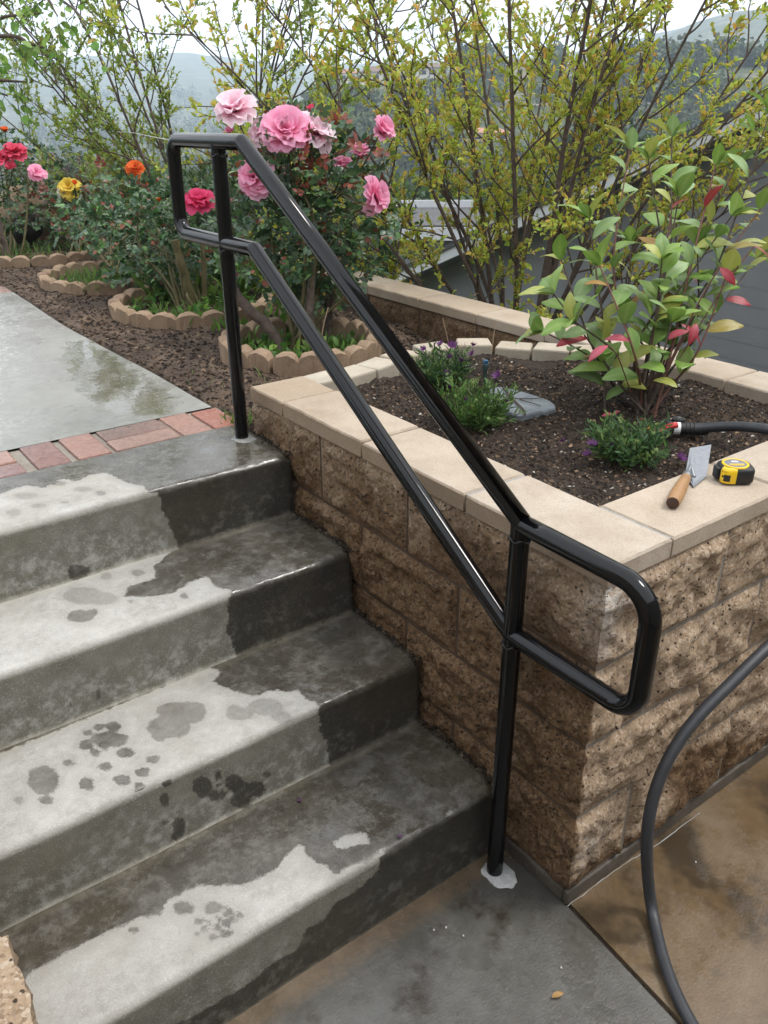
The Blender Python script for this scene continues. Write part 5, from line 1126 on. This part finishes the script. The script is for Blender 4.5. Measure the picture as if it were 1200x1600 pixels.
def lc_olive(n): return cols((.15, .18, .045), n, .3, (.24, .24, .06), .2, (.20, .08, .04), .08)
def lc_dark(n): return cols((.045, .085, .03), n, .35, (.08, .13, .04), .3)
def lc_red(n): return cols((.14, .045, .03), n, .4, (.10, .11, .04), .45)
bush('hedge_bush', 'olive green bush behind the orange rose', atd(185, 292, 8.2), (.75, .6, .5), 330, .04, lc_olive); bush('hedge_bush', 'olive bush with reddish shoots behind the yellow rose', atd(115, 305, 8.6), (.7, .6, .45), 260, .04, lc_red)
bush('hedge_bush', 'dark green bush between the crimson rose and the tall shrub', atd(330, 330, 6.6), (.6, .5, .42), 260, .042, lc_dark); bush('hedge_bush', 'dark leafy bush at the wall end behind the pink roses', atd(560, 375, 5.2), (.30, .3, .34), 200, .036, lc_dark)
bush('hedge_bush', 'dark green bush low behind the far ring', atd(60, 340, 7.2), (.6, .5, .35), 240, .042, lc_dark)
def rock(name, c, r, label, seed, mat):
    n_, m_ = 14, 24; V = []
    for i in range(n_):
        th = math.pi*i/(n_-1)
        for j in range(m_): ph = 2*math.pi*j/m_; V.append((math.sin(th)*math.cos(ph), math.sin(th)*math.sin(ph), math.cos(th)))
    V = np.array(V); V = V*(.7+.6*fbm(V*1.6+seed, 3, seed))[:, None]*np.array(r)+np.array(c); i = np.arange(n_-1)[:, None]*m_; j = np.arange(m_)[None]; j2 = (j+1) % m_
    a = Acc(); a.add(V, np.stack([i+j, i+m_+j, i+m_+j2, i+j2], -1).reshape(-1, 4)); return tag(a.build(name, mat, smooth=True), label, 'rock')
rock('boulder', atd(42, 335, 6.6), (.20, .2, .22), 'brown boulder standing behind the farthest ring', 5, MAT['scallop']); rock('boulder', atd(42, 358, 6.2), (.12, .12, .11), 'dark rounded rock with white streaks beside the far ring', 8, mat_plainrock('dark_rock', [(.3, (.02, .018, .018)), (.6, (.06, .055, .05)), (.72, (.4, .36, .32))], 9))
a = Acc(); tube(a, smoothpath([atd(183, 206, 5.6), atd(205, 207, 5.2), atd(235, 213, 4.2), atd(268, 219, 2.5)], 40), .0013, 5); tag(a.build('white_string', MAT['white']), 'thin white string tied to the upper end of the handrail', 'string')

# ---------------- grey house below the wall, white shed
hx = 5.1; E0 = atx(640, 415, hx); E1 = atx(1200, 152, hx); slope = (E1[2]-E0[2])/(E1[1]-E0[1])
def rz(y): return E0[2]+(y-E0[1])*slope
ye = atx(575, 446, hx)[1]; ridge = -1.0
house = thing('grey_house', 'grey lap-sided house with white roof edge behind the shrub stems', 'house', (5.5, 4, -2.2))
WX = 5.5
zb = -2.3; k = 0
while zb < rz(ridge)-.2:
    zt = zb+.155; a = Acc()
    # board clipped under the rake: its long end shortens with height
    yl = ye-.45; need = (zt-.12-E0[2])/slope+E0[1] if True else 0
    yl = min(yl, need) if slope < 0 else yl
    if yl > ridge+.3:
        y0 = 2*ridge-yl
        a.add(rel([(WX, y0, zb), (WX, yl, zb), (WX-.008, yl, zb), (WX-.008, y0, zb), (WX-.005, yl, zt+.004), (WX-.005, y0, zt+.004), (WX+.02, y0, zt+.004), (WX+.02, yl, zt+.004)], house), [(3, 2, 4, 5), (0, 1, 2, 3), (5, 4, 7, 6), (1, 7, 4, 2), (0, 3, 5, 6)]); a.build('siding_board', MAT['siding'], house)
    zb = zt; k += 1
def slabq(name, pts, th, mat, dirn=(0, 0, -1)):
    a = Acc(); p = np.array(pts, float); q = p+np.array(dirn)*th; n = len(p); a.add(rel(np.vstack([p, q]), house), [tuple(range(n)), tuple(range(2*n-1, n-1, -1))]+[(i, i+n, (i+1) % n+n, (i+1) % n) for i in range(n)]); return a.build(name, mat, house)
for sg in (1, -1):
    m_ = lambda y: y if sg > 0 else 2*ridge-y
    slabq('roof', [(hx-.02, m_(ye), rz(ye)+.03), (15, m_(ye), rz(ye)+.03), (15, ridge, rz(ridge)+.03), (hx-.02, ridge, rz(ridge)+.03)], .05, MAT['shingle'])
    slabq('fascia', [(hx, m_(ye), rz(ye)-.021), (hx, ridge, rz(ridge)-.021), (hx, ridge, rz(ridge)-.13), (hx, m_(ye), rz(ye)-.13)], .035, MAT['fascia'], (1, 0, 0))
    slabq('soffit', [(hx+.04, m_(ye), rz(ye)-.10), (WX+.03, m_(ye), rz(ye)-.10), (WX+.03, ridge, rz(ridge)-.10), (hx+.04, ridge, rz(ridge)-.10)], .015, MAT['siding'])
slabq('eave_board', [(hx+.04, ye+.0, rz(ye)-.021), (14.8, ye, rz(ye)-.021), (14.8, ye, rz(ye)-.17), (hx+.04, ye, rz(ye)-.17)], .03, MAT['fascia'], (0, 1, 0))
slabq('rear_wall', [(WX+.03, ye-.45, -2.3), (14.5, ye-.45, -2.3), (14.5, ye-.45, rz(ye)-.1), (WX+.03, ye-.45, rz(ye)-.1)], .1, MAT['siding'], (0, -1, 0))
shed = thing('white_shed', 'small low building with dark flat roof and white trim', 'shed', tuple(atd(655, 372, 13.)-np.array((0, 0, 2.)))); sc_ = atd(655, 360, 13.)
R3 = np.array((SR[0], SR[1], 0)); F3 = np.array((SF[0], SF[1], 0))
def sbox(name, a0, a1, b0, b1, z0, z1, mat):
    a = Acc(); box(a, (0, 0, 0), (1, 1, 1)); V = a.v[0]; P = sc_+R3*(a0+(a1-a0)*V[:, :1])+F3*(b0+(b1-b0)*V[:, 1:2])+np.array((0, 0, 1.))*(z0+(z1-z0)*V[:, 2:]); a.v[0] = rel(P, shed); a.build(name, mat, shed)
sbox('roof', -.47, 1.2, -.05, 2.4, .0, .08, MAT['shingle']); sbox('fascia', -.5, 1.2, -.09, -.052, -.14, .05, MAT['fascia']); sbox('fascia', -.51, -.472, -.05, 2.4, -.14, .05, MAT['fascia']); sbox('wall', -.3, 1.1, .2, 2.2, -2.6, -.002, MAT['siding']); sbox('trim', -.5, 1.2, 2.402, 2.45, .0, .2, MAT['fascia'])

# ---------------- trees of the valley and the hillside wood
def tree(label, u, v, dep, hgt, wid, col, n=700, cat='tree', grp='trees in the valley', conical=False):
    P = atd(u, v, dep); t = thing('valley_tree', label, cat, (P[0], P[1], P[2]-hgt), grp); s = Acc(); tube(s, np.array([(0, 0, -.5), (0, 0, hgt*.5), (.05*hgt, 0, hgt*.9)]), [hgt*.035, hgt*.025, hgt*.008], 7); s.build('trunk', MAT['bark'], t, smooth=True)
    for q in range(5):
        s = Acc(); a_ = q*1.26+u; tube(s, np.array([(0, 0, hgt*(.35+.08*q)), (math.cos(a_)*wid*.25, math.sin(a_)*wid*.25, hgt*(.55+.07*q)), (math.cos(a_)*wid*.4, math.sin(a_)*wid*.4, hgt*(.62+.07*q))]), [hgt*.014, hgt*.009, hgt*.004], 5); s.build('limb', MAT['bark'], t, smooth=True)
    fol = Acc(); k = int(n/12); cs = randdir(k)*np.array((wid*.5, wid*.5, hgt*.36))*(rng.random((k, 1))**.4)*.9+np.array((0, 0, hgt*.62))
    if conical: cs[:, :2] *= (1.25-np.clip(cs[:, 2:]/hgt, 0, 1.1))*1.2
    m_ = 26; ps = np.repeat(cs, m_, 0)+rng.normal(size=(k*m_, 3))*np.array((wid, wid, hgt*.7))*.055
    leaves(fol, ps, randdir(len(ps)), randdir(len(ps))+np.array((0, 0, .8)), wid*.055*(.6+.8*rng.random(len(ps))), wid*.04, cols(col, len(ps), .4)*np.repeat(.75+.5*rng.random((k, 1)), m_, 0)); fol.build('crown', MAT['leaf'], t)['kind'] = 'stuff'
tree('round grey green tree in the hazy valley above the yellow rose', 95, 225, 70, 9, 8, (.06, .085, .035), 900)
tree('pale green tree in the valley left of the tall shrub', 140, 258, 42, 6, 5.5, (.10, .15, .05), 900); tree('dark tree in the valley seen past the red roses', 55, 262, 55, 7, 6.5, (.05, .08, .03), 900)
tree('broad dark tree below the wall behind the pink roses', 600, 285, 22, 6, 5.2, (.03, .055, .025), 1500); tree('dense dark green tree behind the left half of the tall shrub', 440, 270, 26, 6.5, 6, (.045, .075, .03), 1500); tree('feathery dark conifer beside the white shed', 588, 350, 14, 4.2, 2.0, (.04, .085, .035), 1100, conical=True)
tree('bushy mid green tree between shed and hillside', 690, 270, 30, 6, 6, (.05, .085, .03), 1300); tree('green tree behind the roof edge of the grey house', 800, 255, 34, 6, 7, (.045, .075, .03), 1300); tree('dark tree rising behind the house roof', 980, 185, 40, 7, 8, (.045, .07, .035), 1300); tree('round green tree behind the tall shrub base', 330, 262, 30, 6, 6, (.07, .10, .035), 1300); tree('grey green tree in the gap right of the upper post', 250, 250, 48, 7, 7, (.055, .08, .035), 1000)
wood = Acc(); nT = 0
def wtree(P, hgt, wid, col, k):
    cs = randdir(k)*np.array((wid*.5, wid*.5, hgt*.42))*(rng.random((k, 1))**.35)+np.array(P)+np.array((0, 0, hgt*.5))
    ps = np.repeat(cs, 5, 0)+rng.normal(size=(k*5, 3))*wid*.09; leaves(wood, ps, randdir(len(ps)), randdir(len(ps))+np.array((0, 0, .7)), wid*.24*(.6+.7*rng.random(len(ps))), wid*.2, cols(col, len(ps), .35)*np.repeat(.65+.6*rng.random((k, 1)), 5, 0))
nw = 3000; AZ = np.radians(8+58*rng.random(nw)); RW = np.where(AZ > R_(29), 95+200*rng.random(nw)**.8, 110*(11.**rng.random(nw))); XW = CAM[0]+RW*np.sin(AZ); YW = CAM[1]+RW*np.cos(AZ); ZW = hterr(XW, YW)
ok = fbm(np.stack([XW*.03, YW*.03, XW*0+1], 1), 2, 4) >= .37
HW = [(588, 132, 46), (668, 122, 62), (812, 122, 40), (545, 128, 30), (765, 222, 60), (905, 118, 38)]
for x, y, z, r_ in zip(XW[ok], YW[ok], ZW[ok], RW[ok]):
    dq = CM @ (np.array((x, y, z+2))-CAM); uq = 600+FPX*dq[0]/dq[2]; vq = 800-FPX*dq[1]/dq[2]
    if any(abs(uq-hu) < hw_*.65+8 and hv-35 < vq < hv+28 for hu, hv, hw_ in HW): continue      # the gardens round the houses are open
    sc = 1+r_/900; wtree((x, y, z-.4), (3.0+3.5*rng.random())*sc, (3.0+3.2*rng.random())*sc, [(.065, .095, .05), (.085, .11, .06), (.11, .13, .07), (.05, .08, .045)][int(rng.random()*4)], 12 if r_ < 350 else 9)
tag(wood.build('hillside_wood', MAT['leaf']), 'scattered dark trees covering the far hillside and valley', 'woodland', kind='stuff')
# ---------------- far houses on the hill
MAT['fwall'] = mat_simple('pale_stucco', (.62, .58, .52), .85, sc=.8); MAT['fwall2'] = mat_simple('cream_stucco', (.55, .45, .32), .85, sc=.8); MAT['froof'] = mat_simple('brown_roof', (.16, .11, .09), .85, sc=1.5); MAT['froof2'] = mat_simple('terracotta_roof', (.36, .17, .12), .85, sc=1.5); MAT['fglass'] = mat_simple('dark_glass', (.02, .025, .03), .15, sc=1)
def fhouse(label, u, v, wpx, hpx, mw, mr_, nwin=3, dep=None):
    P = hit(u, v); d = depth_of(P); W_ = wpx/FPX*d; H_ = hpx/FPX*d; t = thing('hill_house', label, 'house', tuple(P), 'houses on the far hill'); t.rotation_euler = (0, 0, -YAW*.9-(u-600)*.0003)
    a = Acc(); box(a, (-W_/2, 0, -3), (W_/2, W_*.7, H_*.68)); a.build('wall', mw, t); b = Acc(); o_ = W_*.07
    b.add([(-W_/2-o_, -o_, H_*.68), (W_/2+o_, -o_, H_*.68), (W_/2+o_, W_*.7+o_, H_*.68), (-W_/2-o_, W_*.7+o_, H_*.68), (-W_*.25, W_*.35, H_), (W_*.25, W_*.35, H_)], [(0, 1, 5, 4), (1, 2, 5), (2, 3, 4, 5), (3, 0, 4), (3, 2, 1, 0)]); b.build('roof', mr_, t)
    for q in range(nwin):
        c = Acc(); x = -W_/2+W_*(q+.5)/nwin; box(c, (x-W_*.09, -.06, H_*.22), (x+W_*.09, .05, H_*.5)); c.build('window', MAT['fglass'], t)
fhouse('white house on the hill crest above the pink roses', 588, 132, 46, 26, MAT['fwall'], MAT['froof'], 3); fhouse('long white house on the hill crest', 668, 122, 62, 22, MAT['fwall'], MAT['froof'], 4); fhouse('cream house with tall windows on the hill crest', 812, 122, 40, 26, MAT['fwall2'], MAT['froof'], 3)
fhouse('small white house lower left on the far hill', 545, 128, 30, 18, MAT['fwall'], MAT['froof2'], 2); fhouse('low house with terracotta roof halfway down the hill', 765, 222, 60, 20, MAT['fwall2'], MAT['froof2'], 3); fhouse('pale house among trees at the right of the hill', 905, 118, 38, 20, MAT['fwall'], MAT['froof'], 2)
# ---------------- unseen wall block added behind the camera: shades risers, darkens rail reflections
a = Acc(); box(a, (-7, -6.2, -.3), (6, -4.2, 3.6)); box(a, (-7, -4.199, -.3), (-4.2, 2.4, 3.59)); hb = a.build('shade_wall', mat_simple('shade_stucco', (.34, .30, .25), .9, sc=4, objc=False)); tag(hb, kind='structure')
# ---------------- haze
hz_ = Acc(); box(hz_, (-2700, -2700, -80), (2700, 2700, 190)); hm = bpy.data.materials.new('haze'); hm.use_nodes = True; hm.node_tree.nodes.clear(); hm.cycles.homogeneous_volume = True
ho = hm.node_tree.nodes.new('ShaderNodeOutputMaterial'); pv = hm.node_tree.nodes.new('ShaderNodeVolumePrincipled'); pv.inputs['Color'].default_value = (.74, .86, 1, 1); pv.inputs['Density Attribute'].default_value = ''; pv.inputs['Density'].default_value = 0.00055; hm.node_tree.links.new(pv.outputs[0], ho.inputs['Volume'])
tag(hz_.build('haze', hm), kind='stuff')
